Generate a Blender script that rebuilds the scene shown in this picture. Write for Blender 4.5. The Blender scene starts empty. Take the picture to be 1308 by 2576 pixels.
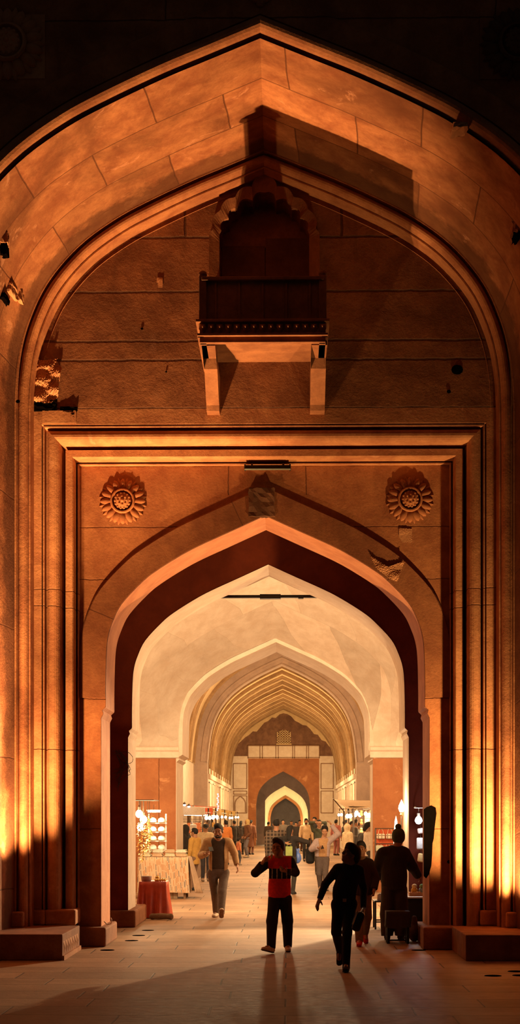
import bpy, bmesh, math, random
import numpy as np
from mathutils import Vector, Matrix
from mathutils.geometry import tessellate_polygon

random.seed(7)
scene = bpy.context.scene
COL = scene.collection

# ------------------------------------------------------------------ camera
EYE = 1.8                 # eye height above the paving
FPX = 4000.0              # focal length in pixels of the 1308 x 2576 frame
HOR = 2058.0              # horizon row
YAW = math.atan(68.0 / FPX)
cam_data = bpy.data.cameras.new('camera')
cam_data.sensor_fit = 'VERTICAL'
cam_data.sensor_height = 36.0
cam_data.sensor_width = 36.0 * 1308 / 2576
cam_data.lens = FPX / 2576 * 36.0
cam_data.shift_y = (HOR - 1288) / 2576
cam_data.clip_end = 400
cam = bpy.data.objects.new('camera', cam_data)
cam.location = (0, 0, EYE)
cam.rotation_euler = (math.pi / 2, 0, YAW)
COL.objects.link(cam)
scene.camera = cam

# ------------------------------------------------------------------ view
vs = scene.view_settings
scene.display_settings.display_device = 'sRGB'
vs.view_transform = 'Standard'
vs.look = 'None'
vs.exposure = 0.0
vs.gamma = 1.0
vs.use_curve_mapping = False
scene.cycles.use_denoising = True
scene.cycles.max_bounces = 6
scene.cycles.diffuse_bounces = 4
scene.cycles.glossy_bounces = 2
scene.cycles.transmission_bounces = 4
scene.cycles.sample_clamp_indirect = 6.0
scene.cycles.caustics_reflective = False
scene.cycles.caustics_refractive = False

# ------------------------------------------------------------------ night sky
world = bpy.data.worlds.new('night_sky')
scene.world = world
world.use_nodes = True
bg = world.node_tree.nodes['Background']
bg.inputs[0].default_value = (0.10, 0.075, 0.06, 1)
bg.inputs[1].default_value = 0.16

# ------------------------------------------------------------------ lights
AMBER = (1.0, 0.53, 0.205)
WARM = (1.0, 0.62, 0.28)
CREAM = (1.0, 0.70, 0.38)

def aim(o, target):
    d = Vector(target) - o.location
    o.rotation_euler = d.to_track_quat('-Z', 'Y').to_euler()

def spot(name, loc, target, energy, color, size_deg, blend=0.6, radius=0.06):
    l = bpy.data.lights.new(name, 'SPOT')
    l.energy = energy; l.color = color
    l.spot_size = math.radians(size_deg); l.spot_blend = blend
    l.shadow_soft_size = radius
    o = bpy.data.objects.new(name, l); o.location = loc
    aim(o, target)
    COL.objects.link(o)
    return o

def point(name, loc, energy, color, radius=0.08):
    l = bpy.data.lights.new(name, 'POINT')
    l.energy = energy; l.color = color; l.shadow_soft_size = radius
    o = bpy.data.objects.new(name, l); o.location = loc
    COL.objects.link(o)
    return o

def area(name, loc, target, energy, color, sx, sy):
    l = bpy.data.lights.new(name, 'AREA')
    l.shape = 'RECTANGLE'; l.size = sx; l.size_y = sy
    l.energy = energy; l.color = color
    o = bpy.data.objects.new(name, l); o.location = loc
    aim(o, target)
    COL.objects.link(o)
    return o

# floodlights at the two platforms, no fittings; low west one is added fill
spot('floodlight_west', (-3.30, 20.42, 0.60), (-2.0, 20.25, 10.0), 6300, AMBER, 52, 0.7, 0.05)
spot('fill_west_low', (-3.38, 20.72, 0.90), (-3.1, 21.9, 5.0), 1500, AMBER, 92, 1.0, 0.05)
spot('floodlight_east', (2.97, 20.74, 0.55), (2.15, 22.2, 2.9), 1900, (1.0, 0.58, 0.22), 88, 1.0, 0.05)
# vestibule lamps out of sight, and added fill along the market axis
area('vestibule_lamp', (-1.2, 28.9, 6.6), (-0.3, 38.0, 4.5), 640, CREAM, 1.6, 0.4)
area('vestibule_lamp_east', (1.9, 28.9, 4.6), (-1.0, 38.0, 5.0), 180, CREAM, 0.5, 0.4)
point('east_stall_lamp', (2.85, 30.2, 2.6), 700, CREAM, 0.10)
spot('east_stall_flood', (3.0, 30.2, 3.2), (-3.0, 19.3, 0.0), 5200, CREAM, 42, 0.5, 0.06)
for yy, e in ((47, 700), (56, 700), (66, 900)):
    point('market_fill', (-0.25, yy, 5.2), e, CREAM, 0.2)
for yy, e in ((78, 900), (90, 900), (99, 400)):
    point('market_fill', (-0.25, yy, 3.6), e, (1.0, 0.72, 0.36), 0.2)

# ------------------------------------------------------------------ helpers
CY, SY = math.cos(YAW), math.sin(YAW)

def P(px, py, Y):
    """point of the plane y = Y seen at pixel (px, py) of the photograph"""
    u, v = (px - 654.0) / FPX, (HOR - py) / FPX
    x, y = u * CY - SY, u * SY + CY
    t = Y / y
    return Vector((x * t, Y, EYE + v * t))

def PX(px, Y): return P(px, HOR, Y).x
def PZ(py, Y): return P(654, py, Y).z

def obj(name, verts, faces, mat, parent=None, smooth=False, uvs=None, mat_idx=None):
    me = bpy.data.meshes.new(name)
    me.from_pydata([tuple(v) for v in verts], [], faces)
    mats = mat if isinstance(mat, (list, tuple)) else [mat]
    for m in mats:
        me.materials.append(m)
    if smooth:
        me.polygons.foreach_set('use_smooth', [True] * len(me.polygons))
    if mat_idx is not None:
        me.polygons.foreach_set('material_index', mat_idx)
    if uvs is not None:
        lay = me.uv_layers.new(name='UVMap')
        for l in me.loops:
            lay.data[l.index].uv = uvs[l.vertex_index]
    me.update()
    o = bpy.data.objects.new(name, me)
    COL.objects.link(o)
    if parent is not None:
        o.parent = parent
    return o

def bobj(name, bm, mat, parent=None, smooth=False):
    me = bpy.data.meshes.new(name)
    bm.normal_update()
    bm.to_mesh(me); bm.free()
    for m in (mat if isinstance(mat, (list, tuple)) else [mat]):
        me.materials.append(m)
    if smooth:
        me.polygons.foreach_set('use_smooth', [True] * len(me.polygons))
    o = bpy.data.objects.new(name, me)
    COL.objects.link(o)
    if parent is not None:
        o.parent = parent
    return o

def tag(o, label=None, cat=None, group=None, kind=None):
    if label: o['label'] = label
    if cat: o['category'] = cat
    if group: o['group'] = group
    if kind: o['kind'] = kind
    return o

def struct(o):
    o['kind'] = 'structure'
    return o

def thing(name, label, cat, loc=(0, 0, 0), group=None, rz=0.0):
    o = bpy.data.objects.new(name, None)
    o.empty_display_size = 0.1
    o.location = loc
    o.rotation_euler = (0, 0, rz)
    COL.objects.link(o)
    return tag(o, label, cat, group)

def dup(o, loc=None, rz=None, label=None, parent=None):
    c = o.copy(); COL.objects.link(c)
    if parent is not None: c.parent = parent
    if loc is not None: c.location = loc
    if rz is not None: c.rotation_euler = (0, 0, rz)
    if label: c['label'] = label
    for ch in list(o.children):
        dup(ch, parent=c)
    return c

# --- shapes added to a bmesh
def add_box(bm, c, s, rot=None, bevel=0.0):
    r = bmesh.ops.create_cube(bm, size=1.0)
    M = Matrix.Translation(Vector(c)) @ (rot.to_4x4() if rot is not None else Matrix.Identity(4)) @ Matrix.Diagonal((s[0], s[1], s[2], 1))
    bmesh.ops.transform(bm, matrix=M, verts=r['verts'])
    if bevel > 0:
        es = list({e for v in r['verts'] for e in v.link_edges})
        bmesh.ops.bevel(bm, geom=es, offset=bevel, segments=2, affect='EDGES', profile=0.5)

def add_tube(bm, pts, r, seg=8, cap=True):
    pts = [Vector(p) for p in pts]
    rs = r if isinstance(r, (list, tuple)) else [r] * len(pts)
    rings = []
    up = Vector((0, 0, 1))
    for i, p in enumerate(pts):
        d = (pts[min(i + 1, len(pts) - 1)] - pts[max(i - 1, 0)]).normalized()
        a = d.cross(up)
        if a.length < 1e-3: a = d.cross(Vector((0, 1, 0)))
        a.normalize(); b = a.cross(d)
        rings.append([bm.verts.new(p + rs[i] * (math.cos(2 * math.pi * k / seg) * a + math.sin(2 * math.pi * k / seg) * b)) for k in range(seg)])
    for i in range(len(rings) - 1):
        for k in range(seg):
            bm.faces.new((rings[i][k], rings[i][(k + 1) % seg], rings[i + 1][(k + 1) % seg], rings[i + 1][k]))
    if cap:
        bm.faces.new(rings[0][::-1]); bm.faces.new(rings[-1])

def add_lathe(bm, prof, c=(0, 0, 0), seg=20, rot=None):
    """prof: list of (radius, z); revolved about z then rotated"""
    c = Vector(c); rings = []
    for (r, z) in prof:
        ring = []
        for k in range(seg):
            a = 2 * math.pi * k / seg
            v = Vector((r * math.cos(a), r * math.sin(a), z))
            if rot is not None: v = rot @ v
            ring.append(bm.verts.new(c + v))
        rings.append(ring)
    for i in range(len(rings) - 1):
        for k in range(seg):
            bm.faces.new((rings[i][k], rings[i][(k + 1) % seg], rings[i + 1][(k + 1) % seg], rings[i + 1][k]))
    try:
        bm.faces.new(rings[0][::-1]); bm.faces.new(rings[-1])
    except ValueError:
        pass

def add_ball(bm, c, r, seg=10, rot=None):
    rr = r if isinstance(r, (list, tuple)) else (r, r, r)
    q = bmesh.ops.create_uvsphere(bm, u_segments=seg, v_segments=max(4, seg * 2 // 3), radius=1.0)
    M = Matrix.Translation(Vector(c)) @ (rot.to_4x4() if rot is not None else Matrix.Identity(4)) @ Matrix.Diagonal((*rr, 1))
    bmesh.ops.transform(bm, matrix=M, verts=q['verts'])

def boxo(name, lo, hi, mat, parent=None, bevel=0.0):
    bm = bmesh.new()
    add_box(bm, [(a + b) / 2 for a, b in zip(lo, hi)], [b - a for a, b in zip(lo, hi)], bevel=bevel)
    return bobj(name, bm, mat, parent)

# --- polygons of the x-z plane given a thickness along y
def prism_y(name, poly, y0, y1, mat, parent=None):
    n = len(poly)
    tris = tessellate_polygon([[Vector((x, z, 0)) for x, z in poly]])
    vs_ = [(x, y0, z) for x, z in poly] + [(x, y1, z) for x, z in poly]
    area2 = sum(poly[i][0] * poly[(i + 1) % n][1] - poly[(i + 1) % n][0] * poly[i][1] for i in range(n))
    fs = []
    for t in tris:
        a, b, c = t
        s = (poly[b][0] - poly[a][0]) * (poly[c][1] - poly[a][1]) - (poly[c][0] - poly[a][0]) * (poly[b][1] - poly[a][1])
        if s < 0: a, b, c = a, c, b
        fs.append((a, b, c)); fs.append((a + n, c + n, b + n))
    for i in range(n):
        j = (i + 1) % n
        fs.append((i, i + n, j + n, j) if area2 > 0 else (i, j, j + n, i + n))
    return obj(name, vs_, fs, mat, parent)

def catmull(pts, n=6):
    out = []
    P_ = [pts[0]] + list(pts) + [pts[-1]]
    for i in range(1, len(P_) - 2):
        p0, p1, p2, p3 = (np.array(P_[i + k], float) for k in (-1, 0, 1, 2))
        for k in range(n):
            t = k / n
            out.append(tuple(0.5 * ((2 * p1) + (-p0 + p2) * t + (2 * p0 - 5 * p1 + 4 * p2 - p3) * t * t + (-p0 + 3 * p1 - 3 * p2 + p3) * t ** 3)))
    out.append(tuple(pts[-1]))
    return out

def arch_path(cx, apex, half, scale=1.0, zbase=0.0, n=5):
    """half: (dx, drop below the apex) from the apex outwards -> path left base, apex, right base"""
    h = catmull(half, n)
    right = [(cx + dx * scale, apex - dy * scale) for dx, dy in h]
    if right[-1][1] > zbase + 0.02:
        right.append((right[-1][0], zbase))
    left = [(2 * cx - x, z) for x, z in right[1:]][::-1]
    return left + right

def offset_path(path, u):
    """shift every point by u along the outward (left hand) normal, mitred"""
    out = []
    n = len(path)
    for i in range(n):
        p = np.array(path[i])
        d1 = np.array(path[i]) - np.array(path[max(i - 1, 0)])
        d2 = np.array(path[min(i + 1, n - 1)]) - np.array(path[i])
        if i == 0: d1 = d2
        if i == n - 1: d2 = d1
        d1 = d1 / np.linalg.norm(d1); d2 = d2 / np.linalg.norm(d2)
        n1 = np.array((-d1[1], d1[0])); n2 = np.array((-d2[1], d2[0]))
        m = n1 + n2; m /= np.linalg.norm(m)
        c = max(0.35, float(m @ n1))
        out.append(tuple(p + m * (u / c)))
    return out

def sweep(name, path, section, mat, parent=None, smooth_from=None):
    """section: list of (u outward, y) carried along an x-z path"""
    rows = []
    for (u, y) in section:
        rows.append([(x, y, z) for x, z in offset_path(path, u)])
    n = len(path); verts = [v for r in rows for v in r]; faces = []; uvs = []
    L = [0.0]
    for i in range(1, n):
        L.append(L[-1] + math.dist(path[i], path[i - 1]))
    V = [0.0]
    for i in range(1, len(section)):
        V.append(V[-1] + math.dist(section[i], section[i - 1]))
    for r in range(len(section)):
        uvs += [(L[i], V[r]) for i in range(n)]
    for r in range(len(section) - 1):
        for i in range(n - 1):
            faces.append((r * n + i, r * n + i + 1, (r + 1) * n + i + 1, (r + 1) * n + i))
    return obj(name, verts, faces, mat, parent, uvs=uvs)

def loft_paths(name, rows, mat, parent=None, smooth=False):
    """rows: list of (path, y); quads between following rows"""
    n = len(rows[0][0]); verts = []; uvs = []; faces = []
    v = 0.0
    for r, (path, y) in enumerate(rows):
        if r: v += abs(y - rows[r - 1][1])
        L = 0.0
        for i, (x, z) in enumerate(path):
            if i: L += math.dist(path[i], path[i - 1])
            verts.append((x, y, z)); uvs.append((L, v))
    for r in range(len(rows) - 1):
        for i in range(n - 1):
            faces.append((r * n + i, (r + 1) * n + i, (r + 1) * n + i + 1, r * n + i + 1))
    return obj(name, verts, faces, mat, parent, smooth=smooth, uvs=uvs)

def semi(u0, u1, y, bulge, n=7):
    """half round between u0 and u1 bulging towards the camera"""
    c = (u0 + u1) / 2; r = (u0 - u1) / 2
    return [(c + r * math.cos(math.pi * k / n), y - bulge * math.sin(math.pi * k / n)) for k in range(n + 1)]
# ------------------------------------------------------------------ materials
class NT:
    def __init__(self, name):
        self.m = bpy.data.materials.new(name); self.m.use_nodes = True
        self.t = self.m.node_tree; self.N = self.t.nodes
        self.b = self.N['Principled BSDF']
    def node(self, typ, **kw):
        n = self.N.new(typ)
        for k, v in kw.items():
            setattr(n, k, v)
        return n
    def link(self, a, b): self.t.links.new(a, b)
    def val(self, n, i, v):
        if hasattr(v, 'links'): self.link(v, n.inputs[i])
        else: n.inputs[i].default_value = v
    def math(self, op, a, b=None, c=None):
        n = self.node('ShaderNodeMath', operation=op)
        self.val(n, 0, a)
        if b is not None: self.val(n, 1, b)
        if c is not None: self.val(n, 2, c)
        return n.outputs[0]
    def mix(self, f, a, b, mode='MIX'):
        n = self.node('ShaderNodeMix', data_type='RGBA', blend_type=mode)
        self.val(n, 0, f)
        for i, v in ((6, a), (7, b)):
            if hasattr(v, 'links'): self.link(v, n.inputs[i])
            else: n.inputs[i].default_value = (*v, 1) if len(v) == 3 else v
        return n.outputs[2]
    def noise(self, vec, scale, detail=4, rough=0.6, dist=0.0):
        n = self.node('ShaderNodeTexNoise')
        self.link(vec, n.inputs['Vector'])
        n.inputs['Scale'].default_value = scale; n.inputs['Detail'].default_value = detail
        n.inputs['Roughness'].default_value = rough; n.inputs['Distortion'].default_value = dist
        return n.outputs['Fac']
    def ramp(self, v, a, b):
        n = self.node('ShaderNodeMapRange', interpolation_type='SMOOTHSTEP')
        self.link(v, n.inputs[0]); n.inputs[1].default_value = a; n.inputs[2].default_value = b
        return n.outputs[0]
    def obj(self):
        return self.node('ShaderNodeTexCoord').outputs['Object']
    def scale(self, vec, s):
        n = self.node('ShaderNodeMapping'); self.link(vec, n.inputs[0]); n.inputs[3].default_value = s
        return n.outputs[0]
    def bump(self, h, strength=0.4, dist=0.02, prev=None):
        n = self.node('ShaderNodeBump'); n.inputs['Strength'].default_value = strength; n.inputs['Distance'].default_value = dist
        self.link(h, n.inputs['Height'])
        if prev is not None: self.link(prev, n.inputs['Normal'])
        return n.outputs[0]

_M = {}
def plain(name, c, rough=0.7, metal=0.0, bump=0.0, scale=60.0, emit=0.0, var=0.12, ecol=None):
    """one colour with a little uneven wear"""
    if name in _M: return _M[name]
    t = NT(name)
    v = t.obj()
    n = t.noise(v, scale * 0.2, 4)
    col = t.mix(t.ramp(n, 0.3, 0.7), [x * (1 - var) for x in c], [min(1, x * (1 + var)) for x in c])
    t.link(col, t.b.inputs['Base Color'])
    t.b.inputs['Roughness'].default_value = rough
    t.b.inputs['Metallic'].default_value = metal
    if bump:
        t.link(t.bump(t.noise(v, scale, 3), bump, 0.01), t.b.inputs['Normal'])
    if emit:
        t.b.inputs['Emission Color'].default_value = (*(ecol or c), 1)
        t.b.inputs['Emission Strength'].default_value = emit
    _M[name] = t.m
    return t.m

def stone(name, c_dark, c_light, h=(), v=(), uv=False, rough=0.85, lime=0.0, grain=1.0, joint=0.012, stain=0.5, brick=None, jcol=0.35, lcol=None, band=None, bumpk=0.55):
    """weathered stone.  h: heights of level joints, v: (x, z0, z1) upright joints; brick: (length, row) in uv"""
    t = NT(name)
    geo = t.obj()
    sep = t.node('ShaderNodeSeparateXYZ'); t.link(geo, sep.inputs[0])
    big = t.noise(geo, 0.55, 5, 0.62, 0.6)
    mid = t.noise(geo, 2.7, 6, 0.65, 0.3)
    fine = t.noise(geo, 28, 5, 0.7)
    col = t.mix(t.ramp(mid, 0.28, 0.74), c_dark, c_light)
    col = t.mix(t.math('MULTIPLY', t.ramp(big, 0.45, 0.72), stain), col, [x * 0.42 for x in c_dark])
    streak = t.noise(t.scale(geo, (3.0, 3.0, 0.35)), 2.2, 4, 0.6)
    col = t.mix(t.math('MULTIPLY', t.ramp(streak, 0.56, 0.78), 0.45 * stain), col, [x * 0.5 for x in c_dark])
    col = t.mix(t.math('MULTIPLY', t.ramp(fine, 0.35, 0.8), 0.28 * grain), col, [x * 0.55 for x in c_dark])
    if lime:
        l = t.noise(geo, 1.7, 5, 0.7, 0.8)
        col = t.mix(t.math('MULTIPLY', t.ramp(l, 0.60, 0.68), lime), col, lcol or [min(1, x * 1.25 + 0.10) for x in c_light])
    if band:      # darker ragged band along one edge
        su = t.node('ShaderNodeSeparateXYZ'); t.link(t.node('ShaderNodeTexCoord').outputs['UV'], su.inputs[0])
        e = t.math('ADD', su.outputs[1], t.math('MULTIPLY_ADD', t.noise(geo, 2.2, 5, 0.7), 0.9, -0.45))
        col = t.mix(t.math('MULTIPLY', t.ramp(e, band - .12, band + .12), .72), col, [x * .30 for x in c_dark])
    height = t.math('ADD', t.math('MULTIPLY', mid, 0.6), t.math('MULTIPLY', fine, 0.30 * grain))
    jm = None
    wob = t.math('MULTIPLY_ADD', t.noise(geo, 3.2, 4, 0.7), 0.05, -0.025)
    if h or v:
        z = t.math('ADD', sep.outputs[2], wob); x = t.math('ADD', sep.outputs[0], wob)
        for zz in h:
            a = t.math('ABSOLUTE', t.math('SUBTRACT', z, zz))
            jm = a if jm is None else t.math('MINIMUM', jm, a)
        for (xx, z0, z1) in v:
            a = t.math('ABSOLUTE', t.math('SUBTRACT', x, xx))
            out = t.math('MAXIMUM', t.math('SUBTRACT', z0, sep.outputs[2]), t.math('SUBTRACT', sep.outputs[2], z1))
            a = t.math('MAXIMUM', a, t.math('MULTIPLY', out, 3.0))
            jm = a if jm is None else t.math('MINIMUM', jm, a)
        m = t.node('ShaderNodeMapRange', interpolation_type='SMOOTHSTEP')
        t.link(jm, m.inputs[0]); m.inputs[1].default_value = joint * 0.4; m.inputs[2].default_value = joint
        m.inputs[3].default_value = 1.0; m.inputs[4].default_value = 0.0
        jm = m.outputs[0]
    if brick:
        uvn = t.node('ShaderNodeTexCoord').outputs['UV'] if uv else geo
        if uv:
            wv = t.node('ShaderNodeTexNoise'); t.link(geo, wv.inputs['Vector']); wv.inputs['Scale'].default_value = 1.5
            ad = t.node('ShaderNodeVectorMath', operation='MULTIPLY_ADD')
            t.link(wv.outputs['Color'], ad.inputs[0]); ad.inputs[1].default_value = (0.05, 0.05, 0); t.link(uvn, ad.inputs[2])
            uvn = ad.outputs[0]
        br = t.node('ShaderNodeTexBrick'); t.link(uvn, br.inputs['Vector'])
        br.offset = 0.5; br.inputs['Scale'].default_value = 1.0
        br.inputs['Mortar Size'].default_value = joint * 0.6; br.inputs['Mortar Smooth'].default_value = 0.3
        br.inputs['Brick Width'].default_value = brick[0]; br.inputs['Row Height'].default_value = brick[1]
        br.inputs['Color1'].default_value = (0.72, 0.72, 0.72, 1); br.inputs['Color2'].default_value = (1.12, 1.12, 1.12, 1)
        br.inputs['Mortar'].default_value = (1, 1, 1, 1)
        col = t.mix(1.0, col, br.outputs['Color'], 'MULTIPLY')
        jm = br.outputs['Fac'] if jm is None else t.math('MAXIMUM', jm, br.outputs['Fac'])
    if jm is not None:
        col = t.mix(t.math('MULTIPLY', jm, 0.8), col, [x * jcol for x in c_dark])
        height = t.math('SUBTRACT', height, t.math('MULTIPLY', jm, 0.8))
    t.link(col, t.b.inputs['Base Color'])
    t.b.inputs['Roughness'].default_value = rough
    t.b.inputs['Specular IOR Level'].default_value = 0.25
    t.link(t.bump(height, bumpk, 0.03), t.b.inputs['Normal'])
    _M[name] = t.m
    return t.m

RED_D, RED_L = (0.26, 0.085, 0.036), (0.50, 0.205, 0.085)
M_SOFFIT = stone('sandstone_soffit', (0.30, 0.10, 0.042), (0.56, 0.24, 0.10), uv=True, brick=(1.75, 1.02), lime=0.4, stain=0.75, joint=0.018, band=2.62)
M_FRONT = stone('sandstone_front', RED_D, RED_L, h=(11.02, 11.75), v=((2.4, 11.02, 14), (-1.4, 11.02, 14)), stain=0.6)
M_ROLL = stone('sandstone_roll', (0.33, 0.115, 0.05), (0.55, 0.24, 0.10), lime=0.2, stain=0.35)
M_FRAME = stone('sandstone_frame', (0.36, 0.135, 0.058), (0.58, 0.27, 0.115), h=(4.95, 4.72, 2.75), lime=0.25, stain=0.3, joint=0.010)
ZT = [PZ(y, 21.8) for y in (597, 733, 857, 905, 1027)]
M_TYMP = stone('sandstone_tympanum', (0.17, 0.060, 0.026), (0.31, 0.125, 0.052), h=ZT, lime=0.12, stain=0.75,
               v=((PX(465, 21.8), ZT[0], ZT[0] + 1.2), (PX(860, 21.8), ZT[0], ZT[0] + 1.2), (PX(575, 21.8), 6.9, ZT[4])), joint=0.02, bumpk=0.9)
ZP = [PZ(y, 22.4) for y in (1325, 1457, 1757, 2085)]
M_PANEL = stone('sandstone_panel', (0.31, 0.105, 0.042), (0.50, 0.205, 0.08), h=ZP + [PZ(1171, 22.4)], lime=0.12, stain=0.35,
                v=((PX(575, 22.4), ZP[0] + 0.45, 7), (PX(770, 22.4), ZP[0] + 0.45, 7)), joint=0.010)
M_ARCHIV = stone('sandstone_archivolt', (0.27, 0.092, 0.038), (0.43, 0.17, 0.068), uv=True, brick=(2.3, 5.0), stain=0.5, joint=0.014)
M_REVEAL = stone('sandstone_reveal', (0.50, 0.19, 0.09), (0.66, 0.29, 0.14), stain=0.15, lime=0.1, grain=0.6)
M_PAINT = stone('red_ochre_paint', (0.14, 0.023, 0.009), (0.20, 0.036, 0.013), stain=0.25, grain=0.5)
M_DADO = stone('ochre_dado_paint', (0.36, 0.135, 0.055), (0.46, 0.185, 0.075), stain=0.25, grain=0.6, lime=0.5, lcol=(0.72, 0.38, 0.18), v=((PX(400, 38.8), 0, 3.3),))
M_WHITE = stone('limewash', (0.70, 0.56, 0.44), (0.82, 0.70, 0.58), stain=0.12, lime=0.0, grain=0.4)
M_WHITEV = stone('limewash_vault', (0.66, 0.52, 0.40), (0.80, 0.68, 0.56), uv=True, brick=(1.5, 1.3), stain=0.2, grain=0.4, joint=0.008, jcol=0.75)
M_GREY = stone('grey_plaster', (0.46, 0.345, 0.285), (0.56, 0.43, 0.355), stain=0.25, grain=0.4)
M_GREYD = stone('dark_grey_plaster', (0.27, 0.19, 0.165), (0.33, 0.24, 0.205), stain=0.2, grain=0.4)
M_VAULT = stone('vault_plaster', (0.62, 0.44, 0.23), (0.76, 0.56, 0.31), stain=0.3, grain=0.5)
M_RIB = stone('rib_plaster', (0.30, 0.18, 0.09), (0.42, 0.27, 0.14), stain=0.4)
M_CREAM = stone('cream_plaster', (0.74, 0.66, 0.44), (0.84, 0.76, 0.54), stain=0.1, grain=0.3)
M_BROWN = stone('bare_brick_brown', (0.17, 0.085, 0.055), (0.28, 0.15, 0.09), stain=0.5, lime=0.15)
M_BLOCK = stone('plinth_stone', (0.22, 0.08, 0.036), (0.36, 0.15, 0.066), stain=0.5, h=())
M_TRIMLINE = plain('painted_line', (0.30, 0.17, 0.10), 0.9)
M_IRON = plain('dark_iron', (0.03, 0.025, 0.02), 0.5, 0.6)

def floor_mat():
    t = NT('stone_paving')
    g = t.obj()
    wv = t.node('ShaderNodeTexNoise'); t.link(g, wv.inputs['Vector']); wv.inputs['Scale'].default_value = 0.9
    ad = t.node('ShaderNodeVectorMath', operation='MULTIPLY_ADD')
    t.link(wv.outputs['Color'], ad.inputs[0]); ad.inputs[1].default_value = (0.03, 0.035, 0); t.link(g, ad.inputs[2])
    br = t.node('ShaderNodeTexBrick'); t.link(ad.outputs[0], br.inputs['Vector'])
    br.offset = 0.37; br.offset_frequency = 2; br.squash = 0.8; br.squash_frequency = 3
    br.inputs['Scale'].default_value = 1.0; br.inputs['Brick Width'].default_value = 1.9; br.inputs['Row Height'].default_value = 0.66
    br.inputs['Mortar Size'].default_value = 0.011; br.inputs['Mortar Smooth'].default_value = 0.3
    br.inputs['Color1'].default_value = (0.78, 0.78, 0.78, 1); br.inputs['Color2'].default_value = (1.1, 1.1, 1.1, 1); br.inputs['Mortar'].default_value = (1, 1, 1, 1)
    n1 = t.noise(g, 0.9, 5, 0.65, 0.4); n2 = t.noise(g, 9, 5, 0.7); n3 = t.noise(t.scale(g, (0.35, 2.2, 1)), 1.6, 4)
    col = t.mix(t.ramp(n1, 0.3, 0.7), (0.30, 0.175, 0.10), (0.42, 0.26, 0.155))
    col = t.mix(1.0, col, br.outputs['Color'], 'MULTIPLY')
    col = t.mix(t.math('MULTIPLY', t.ramp(n3, 0.5, 0.75), 0.35), col, (0.26, 0.165, 0.11))
    col = t.mix(t.math('MULTIPLY', t.ramp(n2, 0.45, 0.8), 0.25), col, (0.22, 0.14, 0.09))
    col = t.mix(t.math('MULTIPLY', br.outputs['Fac'], 0.9), col, (0.06, 0.035, 0.02))
    t.link(col, t.b.inputs['Base Color'])
    t.link(t.math('MULTIPLY_ADD', n2, 0.35, 0.45), t.b.inputs['Roughness'])
    t.b.inputs['Specular IOR Level'].default_value = 0.22
    hgt = t.math('SUBTRACT', t.math('MULTIPLY_ADD', n2, 0.35, t.math('MULTIPLY', n1, 0.5)), t.math('MULTIPLY', br.outputs['Fac'], 0.3))
    t.link(t.bump(hgt, 0.5, 0.03), t.b.inputs['Normal'])
    return t.m
M_FLOOR = floor_mat()
# ------------------------------------------------------------------ the setting
AX = -0.31                                   # axis of the gateways
HALF = [(0, 0), (.49, .224), (.94, .428), (1.22, .577), (1.557, .79), (1.753, .95), (2.027, 1.245), (2.150, 1.49),
        (2.215, 1.70), (2.24, 1.95), (2.25, 2.40), (2.25, 2.68)]
JAMB = [(2.255, 2.70), (2.30, 2.74), (2.285, 2.79), (2.315, 2.85)]   # shoulder where the arch meets the jamb
def gate_path(apex, cx=AX, s=1.0, zbase=0.0, jamb=JAMB):
    h = catmull(HALF, 4) + jamb
    right = [(cx + dx * s, apex - dy * s) for dx, dy in h] + [(cx + jamb[-1][0] * s, zbase)]
    return [(2 * cx - x, z) for x, z in right[1:]][::-1] + right

def wall_with_arch(name, path, x0, x1, ztop, y0, y1, mat):
    poly = [(x0, 0.0)] + [(path[0][0], 0.0)] + path[1:-1] + [(path[-1][0], 0.0), (x1, 0.0), (x1, ztop), (x0, ztop)]
    return struct(prism_y(name, poly, y0, y1, mat))

struct(obj('floor', [(-14, 6, 0), (14, 6, 0), (14, 115, 0), (-14, 115, 0)], [(0, 1, 2, 3)], M_FLOOR))

def resample(path, n):
    L = [0]
    for i in range(1, len(path)): L.append(L[-1] + math.dist(path[i], path[i - 1]))
    return [(float(np.interp(L[-1] * k / (n - 1), L, [p[0] for p in path])), float(np.interp(L[-1] * k / (n - 1), L, [p[1] for p in path]))) for k in range(n)]

# --- the tall outer arch
YA, YB = 18.35, 21.40
IW = [(0, 0), (.50, .205), (1.0, .41), (1.6, .69), (2.0, .905), (2.42, 1.20), (2.75, 1.53), (3.0, 1.88), (3.18, 2.28), (3.29, 2.66), (3.345, 3.05), (3.365, 3.45)]
IAP = 10.80
pf = arch_path(AX, IAP, IW, 1.12, n=4); pb = arch_path(AX, IAP, IW, 1.0, n=4)
def blend(a, b, t): return [((1 - t) * p[0] + t * q[0], (1 - t) * p[1] + t * q[1]) for p, q in zip(a, b)]
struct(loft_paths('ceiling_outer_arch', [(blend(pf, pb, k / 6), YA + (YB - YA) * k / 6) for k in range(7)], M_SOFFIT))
pfo = offset_path(pf, 0.25)
poly = [(-9, 0), (pfo[0][0], 0)] + pfo[1:-1] + [(pfo[-1][0], 0), (9, 0), (9, 15), (-9, 15)]
struct(prism_y('wall_front', poly, YA, YA + 0.5, M_FRONT))
# roll along the front edge, then a raised band
sec = [(0.0, YA), (0.015, YA + 0.16), (0.045, YA + 0.16)] + semi(0.045, 0.20, YA + 0.06, -0.0)[:1]
sec += [(0.145 - 0.10 * math.cos(math.pi * k / 10), YA + 0.05 - 0.165 * math.sin(math.pi * k / 10)) for k in range(11)] + [(0.255, YA + 0.02)]
struct(sweep('trim_1', pf, sec, M_ROLL))
struct(sweep('trim_2', pf, [(0.252, YA + 0.02), (0.252, YA - 0.03), (0.50, YA - 0.045), (0.52, YA - 0.03), (0.52, YA + 0.05)], M_FRONT))
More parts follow.
